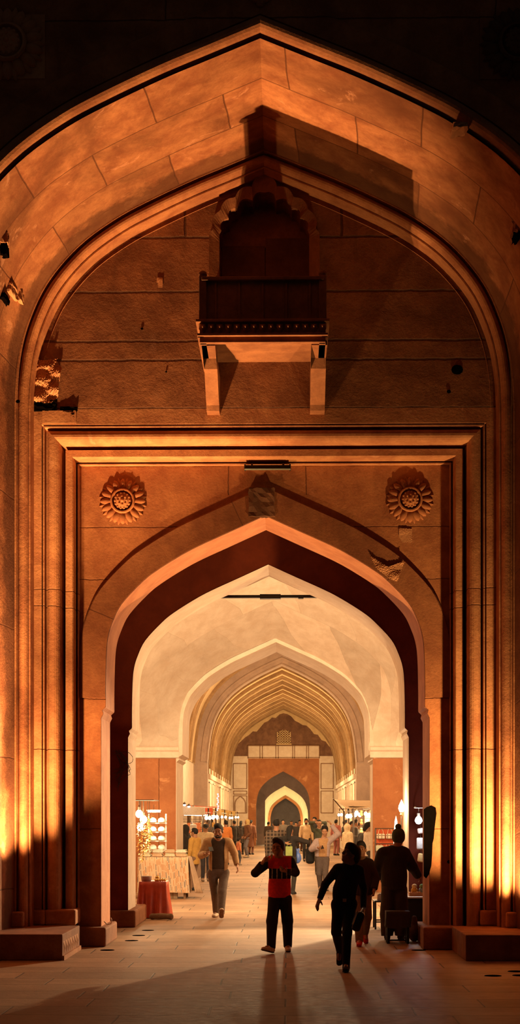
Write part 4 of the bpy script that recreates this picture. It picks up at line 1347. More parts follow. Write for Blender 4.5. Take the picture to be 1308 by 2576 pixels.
        F.cone(loc(Rf, a, np.array((0, .03, -.02)) * s), loc(Rf, a, np.array((0, .10, -.045)) * s), .036 * s, .030 * s, .03)
        sh = fobj('shoe', F, min(vox, .009), cloth(shoes), root)
        F = Field()
        F.cone(loc(Rf, a, np.array((0, -.032, -.070)) * s), loc(Rf, a, np.array((0, .142, -.072)) * s), .043 * s, .045 * s, .01, flat=(Rf[2], .28))
        so = fobj('sole', F, min(vox, .008), cloth(sole or (.04, .035, .03)), sh)
        so.location = (0, 0, 0)
    return root
# ------------------------------------------------------------------ people measured in the photograph
def ground(J, k, z=None):
    J['a' + k][2] = z if z is not None else .0505 * J['H']

CAM = (0, -1, 0)
# man in the tan jacket
J = pxJ(28.6, 1.74, dict(head=(549, 2091), neck=(549, 2115), chest=(549, 2140), pel=(549, 2188), sR=(521, 2119), sL=(576, 2119), eR=(507, 2151), wR=(518, 2149),
                         eL=(590, 2148), wL=(596, 2176), hR=(534, 2196), hL=(564, 2196), kR=(541, 2246), kL=(559, 2245), aR=(544, 2298), aL=(557, 2297)),
        dict(eR=-.02, wR=-.26, eL=.08, wL=-.02, kR=.0, aR=.30, kL=-.22, aL=-.38, head=-.06), CAM, (-.08, -1, -.28), ((.05, -.72, .62), (-.25, -1, 0)))
ground(J, 'R'); ground(J, 'L', .125)
jacket_man = figure('bearded man in an open tan jacket and grey jeans looking at his phone', J, top=(.055, .038, .026), coat=(.42, .26, .12), trousers=(.13, .095, .075), shoes=(.72, .60, .46),
       sole=(.26, .15, .09), vox=.008, hem=.515, coathem=.485, coatopen=.105, loose=1.1, legloose=1.12, beard=True, fine=True, curl=(.5, .75), palm={'R': (.2, -.3, 1)}, thumb={'R': (-.2, -.6, .7)},
       headscale=1.10, coll=(.02, .017, .015), skin=SK)
ph = thing('phone', 'dark phone held by the man in the tan jacket', 'phone', P(531, 2136, 28.20))
bm = bmesh.new(); add_box(bm, (0, 0, 0), (.075, .145, .010), Matrix.Rotation(.55, 3, 'X') @ Matrix.Rotation(.2, 3, 'Z'), .004); bobj('phone_body', bm, plain('black_glass', (.012, .010, .010), .55), ph)

# boy in the red and black sweatshirt
J = pxJ(21.3, 1.55, dict(head=(700, 2133), neck=(703, 2160), chest=(705, 2190), pel=(703, 2253), sR=(680, 2166), sL=(731, 2168), eR=(642, 2196), wR=(659, 2172),
                         eL=(743, 2195), wL=(719, 2191), hR=(691, 2262), hL=(718, 2262), kR=(684, 2318), kL=(723, 2318), aR=(682, 2381), aL=(724, 2381)),
        dict(eR=-.16, wR=-.30, eL=-.08, wL=-.27, kR=-.10, aR=-.22, kL=.02, aL=.18, head=-.03), CAM, (-.35, -1, -.04), ((.05, -1, 0), (-.62, -.62, .22)))
ground(J, 'L'); ground(J, 'R', .09)
def boybands(C):
    z = C[:, 2]; za, zb = PZ(2185, 21.1), PZ(2211, 21.1)
    m = np.zeros(len(C))
    x = C[:, 0]
    sl = (x < J['sR'][0] - .03) | (x > J['sL'][0] + .01)
    band = (z < za) & (z > zb)
    m[band] = 1
    st = band & (np.abs(((x - J['pel'][0]) / .065) % 1.0 - .5) < .10)
    m[st] = 2
    m[sl & (z > zb - .06)] = 1
    return m
boy = figure('boy in a red and black sweatshirt and black joggers eating as he walks', J, top=(.5, .02, .015), trousers=(.012, .012, .012), shoes=(.72, .60, .46), sole=(.10, .08, .06),
       vox=.008, hem=.475, legloose=1.25, loose=2.2, fine=True, curl=(.9, 1.0), palm={'R': (.7, .4, -.4), 'L': (0, .5, .8)}, thumb={'R': (-.1, -.5, .8), 'L': (.2, -.6, .6)}, headscale=1.17,
       topmats=[cloth((.85, .035, .018)), cloth((.010, .010, .010)), cloth((.5, .38, .26))], pick=boybands)
sn = tag(None or thing('snack', 'small yellow green snack held near the mouth of the boy in red', 'food', P(683, 2153, 20.90)), None)
bm = bmesh.new(); add_ball(bm, (0, 0, 0), (.016, .016, .026), 8); add_tube(bm, [(0, 0, -.02), (-.03, 0, -.05)], .008, 6); bobj('morsel', bm, plain('snack_yellow', (.45, .40, .10), .5), sn)

# young man in black, head thrown back
J = pxJ(18.75, 1.58, dict(head=(881, 2150), neck=(880, 2175), chest=(877, 2205), pel=(866, 2268), sR=(848, 2186), sL=(905, 2190), eR=(818, 2225), wR=(804, 2262),
                          eL=(914, 2236), wL=(914, 2284), hR=(851, 2276), hL=(881, 2276), kR=(846, 2346), kL=(873, 2346), aR=(855, 2396), aL=(871, 2421)),
        dict(eR=.10, wR=.0, eL=.10, wL=-.04, kR=.05, aR=.42, kL=-.12, aL=-.10, head=.0), CAM, (-.86, -.45, .42), ((-.1, -1, 0), (-.12, -.55, -.75)))
ground(J, 'L'); ground(J, 'R', .20)
black_man = figure('young man in black shirt and trousers walking with his head thrown back', J, top=(.010, .010, .010), trousers=(.010, .010, .011), shoes=(.012, .012, .012), vox=.008, hem=.50,
       legloose=.98, loose=.8, fine=True, curl=(.9, .35), palm={'L': (-.9, 0, 0), 'R': (.6, .5, .2)}, thumb={'R': (.7, -.6, 0), 'L': (0, -1, 0)}, headscale=1.06, hair='bushy', skin=SKD, beard=False)
F = Field(); up_ = np.array((0, 0, 1.0)); c_ = J['pel'] + up_ * .02
F.cone(c_, c_ + up_ * .001, .132, .132, .01, flat=(J['fw'], .74), cuts=[(c_ + up_ * .018, up_), (c_ - up_ * .018, -up_)])
bk = fobj('belt', F, .008, plain('belt_black', (.02, .013, .01), .4), black_man)
bc = J['pel'] - np.array(black_man.location)
bm = bmesh.new(); add_box(bm, (bc[0], bc[1] - .108, bc[2] + .02), (.045, .02, .04), bevel=.006); bobj('buckle', bm, plain('buckle_brass', (.45, .25, .12), .35, .6), bk)
bg_ = thing('clutch_bag', 'glossy black bag hanging from the hand of the young man in black', 'bag', P(901, 2318, 18.47))
bm = bmesh.new(); rr_ = Matrix.Rotation(.32, 3, 'Y'); add_box(bm, (0, 0, 0), (.105, .12, .235), rr_, .035); bobj('bag_body', bm, plain('glossy_black', (.012, .010, .010), .18), bg_, True)
bm = bmesh.new(); add_tube(bm, [(-.02, -.065, .115), (-.075, -.07, -.03)], .006, 6); add_tube(bm, [(.03, 0, .10), (.06, 0, .15), (.085, 0, .145)], .01, 6); bobj('zip', bm, plain('bright_zip', (.7, .6, .5), .2, .9), bg_)

# man with red shoes
J = pxJ(22.6, 1.52, dict(head=(908, 2137), neck=(908, 2163), chest=(908, 2192), pel=(909, 2248), sR=(887, 2174), sL=(929, 2174), eR=(881, 2208), wR=(884, 2240),
                         eL=(943, 2210), wL=(941, 2237), hR=(898, 2258), hL=(920, 2258), kR=(902, 2312), kL=(923, 2308), aR=(904, 2364), aL=(918, 2358)),
        dict(kR=-.15, aR=-.25, kL=.02, aL=.30, wL=-.10), CAM, (-.1, -1, -.05), ((.15, -.75, -.65), (-.1, -1, 0)))
ground(J, 'R'); ground(J, 'L', .15)
red_shoes = figure('young man in a dark brown jacket with bright red shoes', J, top=(.30, .19, .10), coat=(.035, .022, .015), trousers=(.20, .145, .11), shoes=(.55, .035, .02), sole=(.5, .03, .02), vox=.009,
       hem=.5, coathem=.47, loose=1.9, legloose=1.2, fine=True, curl=(.6, .6), coll=(.30, .19, .10), headscale=1.08)

# seller in the dark coat, seen from behind
J = pxJ(23.45, 1.69, dict(head=(1003, 2106), neck=(998, 2135), chest=(992, 2160), pel=(991, 2225), sL=(962, 2147), sR=(1018, 2147), eL=(950, 2182), wL=(957, 2206),
                         eR=(1037, 2180), wR=(1052, 2203), hL=(978, 2238), hR=(1006, 2238), kL=(975, 2300), kR=(1008, 2300), aL=(974, 2356), aR=(1008, 2356)),
        dict(eL=.10, wL=.32, eR=.16, wR=.34), (.25, 1, 0), (.45, 1, 0), ((.1, 1, 0), (.3, 1, 0)))
ground(J, 'L'); ground(J, 'R')
seller = figure('stall seller in a dark coat and green bobble hat seen from behind', J, top=(.02, .016, .014), coat=(.022, .017, .014), trousers=(.045, .032, .024), shoes=(.03, .025, .02), vox=.009,
       hem=.5, coathem=.44, loose=2.4, legloose=1.75, hair='beanie', hairmat=cloth((.07, .10, .055)), fine=True, curl=(.5, .6), coll=(.05, .06, .035), headscale=1.05)

# man in the lilac jacket with his hand on his head
J = pxJ(39.6, 1.69, dict(head=(817, 2089), neck=(814, 2112), chest=(813, 2130), pel=(811, 2156), sR=(796, 2118), sL=(829, 2115), eR=(784, 2136), wR=(800, 2133),
                         eL=(850, 2098), wL=(834, 2075), hR=(804, 2162), hL=(820, 2162), kR=(803, 2198), kL=(818, 2198), aR=(806, 2232), aL=(821, 2234)),
        dict(eR=-.05, wR=-.28, eL=-.05, wL=-.02, head=-.06, kL=-.10, aL=-.15, aR=.15), CAM, (-.12, -1, -.45), ((.1, -1, 0), (-.1, -1, 0)))
ground(J, 'L'); ground(J, 'R')
lilac = figure('man in a pale lilac jacket holding one hand on his head', J, top=(.46, .27, .13), coat=(.42, .33, .33), trousers=(.12, .09, .08), shoes=(.3, .2, .13), vox=.0105,
       hem=.50, coathem=.50, coatopen=.10, loose=1.8, legloose=1.15, fine=True, curl=(.6, .6), headscale=1.08, face=False, skin=SKL, palm={'L': (-.6, 0, -.8), 'R': (0, 0, 1)}, thumb={'L': (0, -1, 0), 'R': (0, -.8, .5)})
ph2 = dup(ph, P(810, 2131, 39.32), label='phone held by the man in the lilac jacket')
bp = thing('backpack', 'black backpack slung on the shoulder of the man in the lilac jacket', 'bag', P(780, 2152, 39.95))
bm = bmesh.new(); add_box(bm, (0, 0, 0), (.22, .20, .42), None, .07); add_box(bm, (0, -.1, -.06), (.16, .06, .2), None, .03); bobj('bag_body', bm, cloth((.015, .014, .014)), bp, True)
bm = bmesh.new(); add_tube(bm, [(.05, -.06, .18), (.09, -.10, .30), (.10, -.02, .38)], .02, 6); bobj('strap', bm, cloth((.015, .014, .014)), bp)

# ------------------------------------------------------------------ the crowd further in
def spotp(px, feet):
    Y = EYE * FPX / (feet - HOR)
    return PX(px, Y), Y
def walker(label, px, feet, H, face, **kw):
    x, y = spotp(px, feet)
    gj = {k: kw.pop(k) for k in ('lfoot', 'rfoot', 'lhand', 'rhand', 'lean', 'headdir', 'headtilt', 'elbow') if k in kw}
    Jn = gen_joints(x, y, H, face, **gj)
    kw.setdefault('vox', max(.012, .62 * y / FPX * 1.0))
    return figure(label, Jn, **kw), Jn

plaid_mats = None
def plaid(name, c1, c2):
    t = NT(name); v = t.obj(); sep = t.node('ShaderNodeSeparateXYZ'); t.link(v, sep.inputs[0])
    a = t.math('SINE', t.math('MULTIPLY', sep.outputs[0], 75.0)); b = t.math('SINE', t.math('MULTIPLY', sep.outputs[2], 75.0))
    m = t.math('MAXIMUM', t.math('GREATER_THAN', a, .62), t.math('GREATER_THAN', b, .62))
    t.link(t.mix(m, c1, c2), t.b.inputs['Base Color']); t.b.inputs['Roughness'].default_value = .95
    return t.m
PL = plaid('plaid_flannel', (.045, .032, .025), (.17, .12, .085))
walker('man in a dark plaid overshirt walking away from the camera', 695, 2247, 1.78, 0, top=(.1, .07, .05), topmats=PL, trousers=(.14, .12, .12), loose=2.0, hem=.43, hair='short', vox=.012, lhand=(.22, .05, .78), rhand=(.24, .08, .80))
w, Jw = walker('woman in a black shawl walking beside the man in plaid', 729, 2250, 1.62, 20, top=(.02, .016, .014), trousers=(.03, .025, .02), loose=2.0, hem=.45, hair='long', vox=.012, rhand=(.22, .12, 1.30), elbow=(.1, -1, -.1), lhand=(.04, -.20, 1.22))
bb = thing('plastic_bag', 'bright blue plastic bag carried by the woman in the black shawl', 'bag', P(749, 2152, 37.66))
F = Field(); c_ = np.array(P(749, 2158, 37.66)); F.ell(c_, (.085, .07, .13), None, .02); F.cone(c_ + (-.0, 0, .08), c_ + (-.03, 0, .20), .045, .02, .03)
F.ell(c_ + (-.05, 0, .19), (.03, .02, .05)); F.ell(c_ + (.02, 0, .19), (.03, .02, .045)); fobj('bag_body', F, .010, plain('blue_plastic', (.10, .20, .60), .3), bb, .006, 4)
gb = thing('shopping_bag', 'green paper shopping bag beside the blue plastic bag', 'bag', P(727, 2141, 37.25))
bm = bmesh.new(); add_box(bm, (0, 0, 0), (.16, .10, .22), None, .006); bobj('bag_body', bm, plain('green_paper', (.28, .36, .10), .7), gb)
bm = bmesh.new(); add_tube(bm, [(-.05, 0, .10), (-.03, 0, .18), (.03, 0, .18), (.05, 0, .10)], .005, 5); bobj('handle', bm, plain('green_paper', (.28, .36, .10), .7), gb)

walker('bearded man in a cream sweater and black trousers with hands at his sides', 770, 2167, 1.78, 175, top=(.62, .46, .28), trousers=(.02, .018, .018), loose=1.8, hem=.49, beard=True, rfoot=(.1, .2), lfoot=(.1, -.15), vox=.014)
walker('man in a black zipped top behind the cream sweater man', 792, 2164, 1.84, 215, top=(.022, .018, .017), trousers=(.03, .025, .022), vox=.014, loose=1.6)
walker('man in a dark green top raising a phone behind the lilac jacket', 803, 2200, 1.74, 180, top=(.055, .06, .035), trousers=(.05, .04, .03), rhand=(.12, .35, 1.66), lhand=(.05, .38, 1.66), vox=.014)
walker('young man in a cap and cream hooded top behind the tan jacket', 517, 2217, 1.64, 170, top=(.60, .47, .30), trousers=(.05, .05, .065), shoes=(.42, .34, .27), hair='cap', hairmat=cloth((.02, .018, .018)), loose=2.0, hem=.48, headtilt=-.35, lhand=(.06, .28, .95), rhand=(.08, .28, .95), vox=.012)
walker('woman in a dark shawl facing the left stalls by the pier', 466, 2228, 1.62, 290, top=(.025, .02, .018), trousers=(.22, .20, .22), hair='hood', hairmat=cloth((.025, .02, .018)), loose=2.6, hem=.36, vox=.012, skirt=((.05, .035, .03), .22, .17))
walker('person in a mustard jacket standing behind the striped table', 490, 2240, 1.55, 300, top=(.50, .29, .07), trousers=(.20, .12, .08), loose=2.0, hem=.42, vox=.012)
walker('man with dark hair looking at the stall behind the cap wearer', 526, 2186, 1.76, 300, top=(.05, .04, .035), trousers=(.04, .035, .03), vox=.013, loose=1.8)
walker('person dressed in orange in front of the lit left stalls', 568, 2176, 1.72, 330, top=(.58, .20, .05), trousers=(.35, .18, .08), hem=.35, vox=.014, loose=1.7)
walker('man in dark clothes with his back turned at the left stalls', 589, 2152, 1.68, 320, top=(.035, .028, .024), trousers=(.03, .025, .022), hem=.40, vox=.015, loose=2.0)
walker('woman in dark brown clothes beside the brown vest man', 606, 2150, 1.66, 10, top=(.045, .032, .026), trousers=(.03, .025, .022), hem=.34, vox=.015, loose=2.2, hair='long')
walker('man in a brown vest with a yellow hood and white shoes', 622, 2157, 1.74, 250, top=(.36, .16, .06), coat=(.17, .075, .04), trousers=(.20, .18, .20), shoes=(.70, .58, .42), hair='hood', hairmat=cloth((.62, .46, .20)), vox=.014, loose=1.6, lhand=(.2, .12, .95), rhand=(.2, .12, .95))
walker('person in a rust coloured coat behind the brown vest man', 631, 2150, 1.70, 20, top=(.20, .085, .05), trousers=(.16, .07, .05), hem=.22, vox=.015, loose=2.0)
walker('small child in an orange top and jeans', 600, 2176, 1.02, 60, top=(.60, .20, .09), trousers=(.07, .075, .10), shoes=(.4, .35, .3), vox=.012, headscale=1.25, lhand=(.2, .1, .55))
walker('person in a cream padded coat and pale hood by the right stall', 874, 2206, 1.62, 60, top=(.66, .52, .33), trousers=(.50, .42, .30), hem=.30, loose=2.6, hair='hood', hairmat=cloth((.68, .55, .36)), vox=.013)
walker('man in a charcoal coat bending towards the right stall', 907, 2218, 1.62, 50, top=(.05, .04, .035), trousers=(.06, .05, .045), lean=.12, loose=2.2, vox=.012, hair='bushy')
walker('young man in a white sweater by the right red pier', 926, 2226, 1.68, 75, top=(.80, .68, .56), trousers=(.06, .05, .045), loose=2.0, vox=.012, hair='bushy', hem=.46, skin=SKL)
for px, ft, H, fc, lab, c in ((868, 2172, 1.72, 70, 'man in a dark jacket waiting left of the cream padded coat', (.05, .042, .035)), (884, 2160, 1.66, 80, 'man in a brown jacket at the lit right stall', (.14, .08, .05)),
                              (899, 2178, 1.62, 60, 'person in a pale blue shirt at the lit right stall', (.36, .38, .36)), (893, 2184, 1.74, 85, 'man with black hair at the far end of the lit right stall', (.06, .05, .045)),
                              (845, 2152, 1.72, 30, 'woman with a dusty pink shawl over her head', (.42, .15, .13))):
    walker(lab, px, ft, H, fc, top=c, trousers=[x * .7 for x in c], loose=2.0, hem=.42, vox=.014, hair='hood' if px == 848 else 'short', hairmat=cloth((.42, .15, .13)) if px == 848 else None)
for px, ft, H, fc, lab, c in ((712, 2146, 1.72, 180, 'person in grey seen just over the plaid shoulder', (.14, .11, .09)), (733, 2140, 1.66, 190, 'person in a patterned top in front of the end gate', (.26, .20, .15)),
                              (754, 2141, 1.70, 170, 'person in reddish brown in front of the end gate', (.16, .07, .05)), (745, 2144, 1.60, 200, 'shorter person in black in front of the end gate', (.04, .03, .028)),
                              (675, 2140, 1.60, 20, 'distant person in dark brown left of the end gate', (.07, .05, .04))):
    walker(lab, px, ft, H, fc, top=c, trousers=[x * .6 for x in c], loose=1.8, hem=.42, vox=.018)
# ------------------------------------------------------------------ market stalls
def emit(name, col, strength):
    if name in _M: return _M[name]
    t = NT(name); t.b.inputs['Base Color'].default_value = (*col, 1)
    t.b.inputs['Emission Color'].default_value = (*col, 1); t.b.inputs['Emission Strength'].default_value = strength
    _M[name] = t.m
    return t.m
E_WARM = emit('lamp_glow_warm', (1.0, .78, .45), 14)
E_WHITE = emit('lamp_glow_white', (1.0, .93, .80), 14)
E_COLD = emit('lamp_glow_cold', (.80, .90, 1.0), 9)
M_WOOD = plain('stall_wood', (.20, .11, .055), .7, 0, .3, 30)
M_POLE = plain('stall_pole', (.10, .07, .05), .5, .4)
M_METAL = plain('table_metal', (.05, .045, .04), .4, .7)

def drape(name, lo, hi, mat, parent=None, flare=.03, waves=9, amp=.018, seed=1, sag=0.0):
    """cloth laid over a box and hanging down its sides (absolute coordinates)"""
    b = parent_base(parent); r = random.Random(seed)
    x0, y0, z0 = lo; x1, y1, z1 = hi
    per = []
    n = 22
    for (ax, ay, bx, by) in ((x0, y0, x1, y0), (x1, y0, x1, y1), (x1, y1, x0, y1), (x0, y1, x0, y0)):
        for i in range(n): per.append((ax + (bx - ax) * i / n, ay + (by - ay) * i / n))
    cx, cy = (x0 + x1) / 2, (y0 + y1) / 2
    ph = r.uniform(0, 6); verts = []; faces = []; N = len(per)
    for k in range(9):
        t = k / 8
        for i, (x, y) in enumerate(per):
            w = amp * t * (math.sin(2 * math.pi * waves * i / N + ph) + .5 * math.sin(2 * math.pi * waves * 2.3 * i / N + 2 * ph)) + flare * t ** 1.5
            dx, dy = x - cx, y - cy; m = max(abs(dx) / (x1 - x0), abs(dy) / (y1 - y0)) * 2
            nx = (1 if dx > 0 else -1) if abs(dx) / (x1 - x0) >= abs(dy) / (y1 - y0) - 1e-6 else 0
            ny = (1 if dy > 0 else -1) if nx == 0 else 0
            verts.append((x + nx * w - b.x, y + ny * w - b.y, z1 - (z1 - z0) * t - (0.008 if 0 < k else 0) + .01 * t * math.sin(5 * i / n + ph) - b.z))
    for k in range(8):
        for i in range(N):
            j = (i + 1) % N
            faces.append((k * N + j, k * N + i, (k + 1) * N + i, (k + 1) * N + j))
    verts.append((cx - b.x, cy - b.y, z1 - b.z - sag)); c = len(verts) - 1
    for i in range(N): faces.append((i, (i + 1) % N, c))
    o = obj(name, verts, faces, mat, parent, smooth=True)
    return o

def sheet(name, corners, mat, parent, sag=.06, n=10, thick=.008, ripple=0.0):
    """hanging cloth between four corners (absolute), given a thickness"""
    b = parent_base(parent); A, B_, C_, D = [Vector(c) - b for c in corners]
    verts = []; faces = []
    for i in range(n + 1):
        for j in range(n + 1):
            u, v = i / n, j / n
            p = (A * (1 - u) + B_ * u) * (1 - v) + (D * (1 - u) + C_ * u) * v
            p.z -= sag * 4 * u * (1 - u) * (.4 + .6 * 4 * v * (1 - v)) - 0
            p.y += ripple * math.sin(u * 26) * v
            verts.append(tuple(p))
    for i in range(n):
        for j in range(n):
            a = i * (n + 1) + j
            faces.append((a, a + n + 1, a + n + 2, a + 1))
    o = obj(name, verts, faces, mat, parent, smooth=True)
    m = o.modifiers.new('thickness', 'SOLIDIFY'); m.thickness = thick
    return o

# --- red draped stand by the left pier
st = thing('draped_stand', 'low stand under a shiny red cloth beside the left pier', 'table', (-2.40, 28.75, 0))
x0, x1 = PX(350, 28.45), PX(418, 28.45)
M_REDC = plain('red_satin', (.50, .07, .03), .38, 0, .3, 40)
drape('cloth', (x0, 28.45, .02), (x1, 29.1, .66), M_REDC, st, .035, 11, .04, 3)
boxo('frame', (x0 + .05 + 2.40, -.25, 0), (x1 - .05 + 2.40, .30, .64), M_WOOD, st)
tb = thing('plastic_tub', 'clear plastic tub on the red draped stand', 'tub', P(368, 2212, 28.6))
bm = bmesh.new(); add_lathe(bm, [(.001, 0), (.085, 0), (.10, .09), (.105, .095), (.09, .095), (.075, .012), (.001, .012)], (0, 0, -.045), 20); bobj('tub_body', bm, plain('clear_plastic', (.45, .40, .36), .2), tb, True)
tb.location.z = .66 + .046
gold = plain('gold_foil', (.75, .48, .14), .25, .6)
r = random.Random(5)
for i in range(12):
    g = thing('gold_bauble', 'small gold foil bauble heaped on the red draped stand', 'trinket', (-2.36 + .04 * (i % 5) + r.uniform(-.01, .01), 28.52 + .055 * (i // 5), .662 + .026 + (.0 if i < 10 else .045)), 'gold baubles on the red stand')
    bm = bmesh.new(); add_ball(bm, (0, 0, 0), (.026, .026, .026), 10); bobj('ball', bm, gold, g, True)
    bm = bmesh.new(); add_lathe(bm, [(.007, 0), (.007, .012), (.001, .014)], (0, 0, .022), 8); bobj('bauble_cap', bm, M_IRON, g)
# rolled sack on the paving
sk = thing('rolled_sack', 'rolled brown sack lying on the paving in front of the red stand', 'sack', P(408, 2315, 28.05))
F = Field(); a, b = np.array(P(384, 2312, 28.1)), np.array(P(420, 2312, 28.05)); a[2] = b[2] = .062
F.cone(a, b, .055, .05, .03); F.ell(b + (.07, 0, 0), (.045, .05, .055), None, .02); F.cone(b + (.03, 0, 0), b + (.035, 0, 0), .042, .042, .02)
fobj('sack_body', F, .007, plain('burlap', (.22, .13, .07), .95, 0, .6, 90), sk, .006, 8)
# --- table with the striped cloth
def dash_mat():
    t = NT('dashed_cloth'); v = t.obj(); sep = t.node('ShaderNodeSeparateXYZ'); t.link(v, sep.inputs[0])
    x = t.math('ADD', t.math('MULTIPLY', t.math('ADD', sep.outputs[0], sep.outputs[1]), 38.0), t.math('MULTIPLY', sep.outputs[2], 2.0))
    col_id = t.math('FLOOR', x); fx = t.math('FRACT', x)
    wn = t.node('ShaderNodeTexWhiteNoise', noise_dimensions='1D'); t.link(col_id, wn.inputs['W'])
    zz_ = t.math('ADD', t.math('MULTIPLY', sep.outputs[2], 6.5), t.math('MULTIPLY', wn.outputs['Value'], 9.0))
    cell = t.math('FLOOR', zz_); fz = t.math('FRACT', zz_)
    w2 = t.node('ShaderNodeTexWhiteNoise', noise_dimensions='2D')
    cb = t.node('ShaderNodeCombineXYZ'); t.link(col_id, cb.inputs[0]); t.link(cell, cb.inputs[1]); t.link(cb.outputs[0], w2.inputs['Vector'])
    on = t.math('MULTIPLY', t.math('MULTIPLY', t.math('GREATER_THAN', fx, .35), t.math('LESS_THAN', fx, .80)), t.math('MULTIPLY', t.math('GREATER_THAN', fz, .15), t.math('GREATER_THAN', w2.outputs['Value'], .30)))
    rp = t.node('ShaderNodeValToRGB'); rp.color_ramp.interpolation = 'CONSTANT'
    e = rp.color_ramp.elements; e[0].position = 0; e[0].color = (.45, .17, .05, 1); e[1].position = .55; e[1].color = (.10, .10, .13, 1)
    n_ = e.new(.72); n_.color = (.50, .25, .12, 1)
    t.link(w2.outputs['Value'], rp.inputs[0])
    t.link(t.mix(on, (.56, .42, .28), rp.outputs[0]), t.b.inputs['Base Color']); t.b.inputs['Roughness'].default_value = .95
    return t.m
M_DASH = dash_mat()
YTB = 35.4
tx0, tx1 = PX(346, YTB), PX(473, YTB)
tt = thing('display_table', 'long table under a pale cloth with orange and navy dashes', 'table', ((tx0 + tx1) / 2, YTB + .5, 0))
drape('tablecloth', (tx0, YTB, .14), (tx1, YTB + 1.0, .93), M_DASH, tt, .02, 10, .012, 6)
sheet('cloth_corner', [(tx1 + .01, YTB + .05, .92), (tx1 + .02, YTB + .9, .92), (tx1 + .30, YTB + .55, .10), (tx1 + .16, YTB - .05, .13)], plain('cloth_lining', (.40, .28, .19), .95), tt, .0, 8)
for sx in (tx0 + .08, tx1 - .08):
    for sy in (YTB + .08, YTB + .92):
        bm = bmesh.new(); add_box(bm, (sx - tt.location.x, sy - tt.location.y, .46), (.05, .05, .92)); bobj('leg', bm, M_WOOD, tt)
ub = thing('cardboard_box', 'small pale box under the table with the dashed cloth', 'box', (tx1 - .35, YTB + .25, 0))
bm = bmesh.new(); add_box(bm, (0, 0, .10), (.2, .2, .20), None, .004); bobj('box_body', bm, plain('carton', (.50, .38, .26), .9), ub)
bm = bmesh.new(); add_box(bm, (0, -.102, .10), (.04, .004, .19)); bobj('tape', bm, plain('brown_tape', (.35, .22, .12), .4), ub)
r = random.Random(8)
cols = [(.70, .58, .44), (.62, .55, .40), (.75, .66, .55), (.36, .33, .20), (.55, .38, .25), (.66, .60, .50)]
for i in range(16):
    c = cols[r.randrange(len(cols))]
    lay_, row, k4 = i // 8, (i // 4) % 2, i % 4
    x = tx0 + .17 + .265 * k4 + r.uniform(-.012, .012); y = YTB + .16 + .26 * row + r.uniform(-.01, .02) + .03 * lay_
    sh = thing('folded_shawl', 'folded shawl in the loose pile on the table with the dashed cloth', 'shawl', (x, y, .932 + .082 * lay_), 'folded shawls on the dashed tablecloth', r.uniform(-.12, .12))
    bm = bmesh.new(); add_box(bm, (0, 0, .028), (.235, .19, .05), None, .024); bobj('fold', bm, cloth(c), sh, True)
    bm = bmesh.new(); add_box(bm, (r.uniform(-.01, .01), -.01, .062), (.20, .16, .028), Matrix.Rotation(r.uniform(-.06, .06), 3, 'Y'), .013); bobj('upper_fold', bm, cloth([min(1, q * 1.08) for q in c]), sh, True)
# white display rack behind the table
rk = thing('display_rack', 'white rack stacked with pale caps behind the dashed tablecloth', 'rack', (PX(396, 37.2), 37.2, 0))
for sx in (-.2, .2):
    bm = bmesh.new(); add_box(bm, (sx, 0, .95), (.03, .03, 1.9)); bobj('post', bm, plain('white_metal', (.75, .7, .64), .4), rk)
for k in range(4):
    bm = bmesh.new(); add_box(bm, (0, 0, 1.05 + .21 * k), (.44, .22, .02)); bobj('shelf', bm, plain('white_metal', (.75, .7, .64), .4), rk)
for k in range(4):
    for q in range(2):
        cp = thing('pale_cap', 'pale cap on the white rack by the left stall', 'cap', (rk.location.x - .1 + .2 * q, 37.15, 1.0695 + .21 * k), 'pale caps on the white rack')
        bm = bmesh.new(); add_lathe(bm, [(.085, 0), (.088, .04), (.07, .085), (.03, .11), (.001, .115)], (0, 0, 0), 16); bobj('crown', bm, cloth((.80, .74, .66)), cp, True)
        bm = bmesh.new(); add_ball(bm, (0, -.09, .008), (.07, .06, .008), 10); bobj('brim', bm, cloth((.70, .62, .5)), cp, True)
def tube_lamp(label, p, length, rz=0.0, mat=None, energy=30, group=None, lamp=True):
    t = thing('tube_lamp', label, 'lamp', p, group, rz)
    bm = bmesh.new(); add_box(bm, (0, 0, .03), (length, .05, .03), None, .004); bobj('batten', bm, plain('white_metal', (.75, .7, .64), .4), t)
    bm = bmesh.new(); add_tube(bm, [(-length / 2 + .02, 0, 0), (length / 2 - .02, 0, 0)], .017, 8); bobj('tube', bm, mat or E_WHITE, t, True)
    bm = bmesh.new(); add_tube(bm, [(0, .0, .04), (0, .0, .16)], .006, 6); bobj('hanger', bm, M_POLE, t)
    if lamp: point('tube_lamp_light', (p[0], p[1] - .02, p[2] - .06), energy, CREAM, .06)
    return t
tube_lamp('white tube lamp above the white rack at the left stall', (rk.location.x - .05, 36.78, 1.95), .34, 0, E_WHITE, 60)
bm = bmesh.new(); add_box(bm, (0, .2, .03), (.03, .36, .02)); bobj('arm', bm, M_POLE, bpy.data.objects['tube_lamp'])
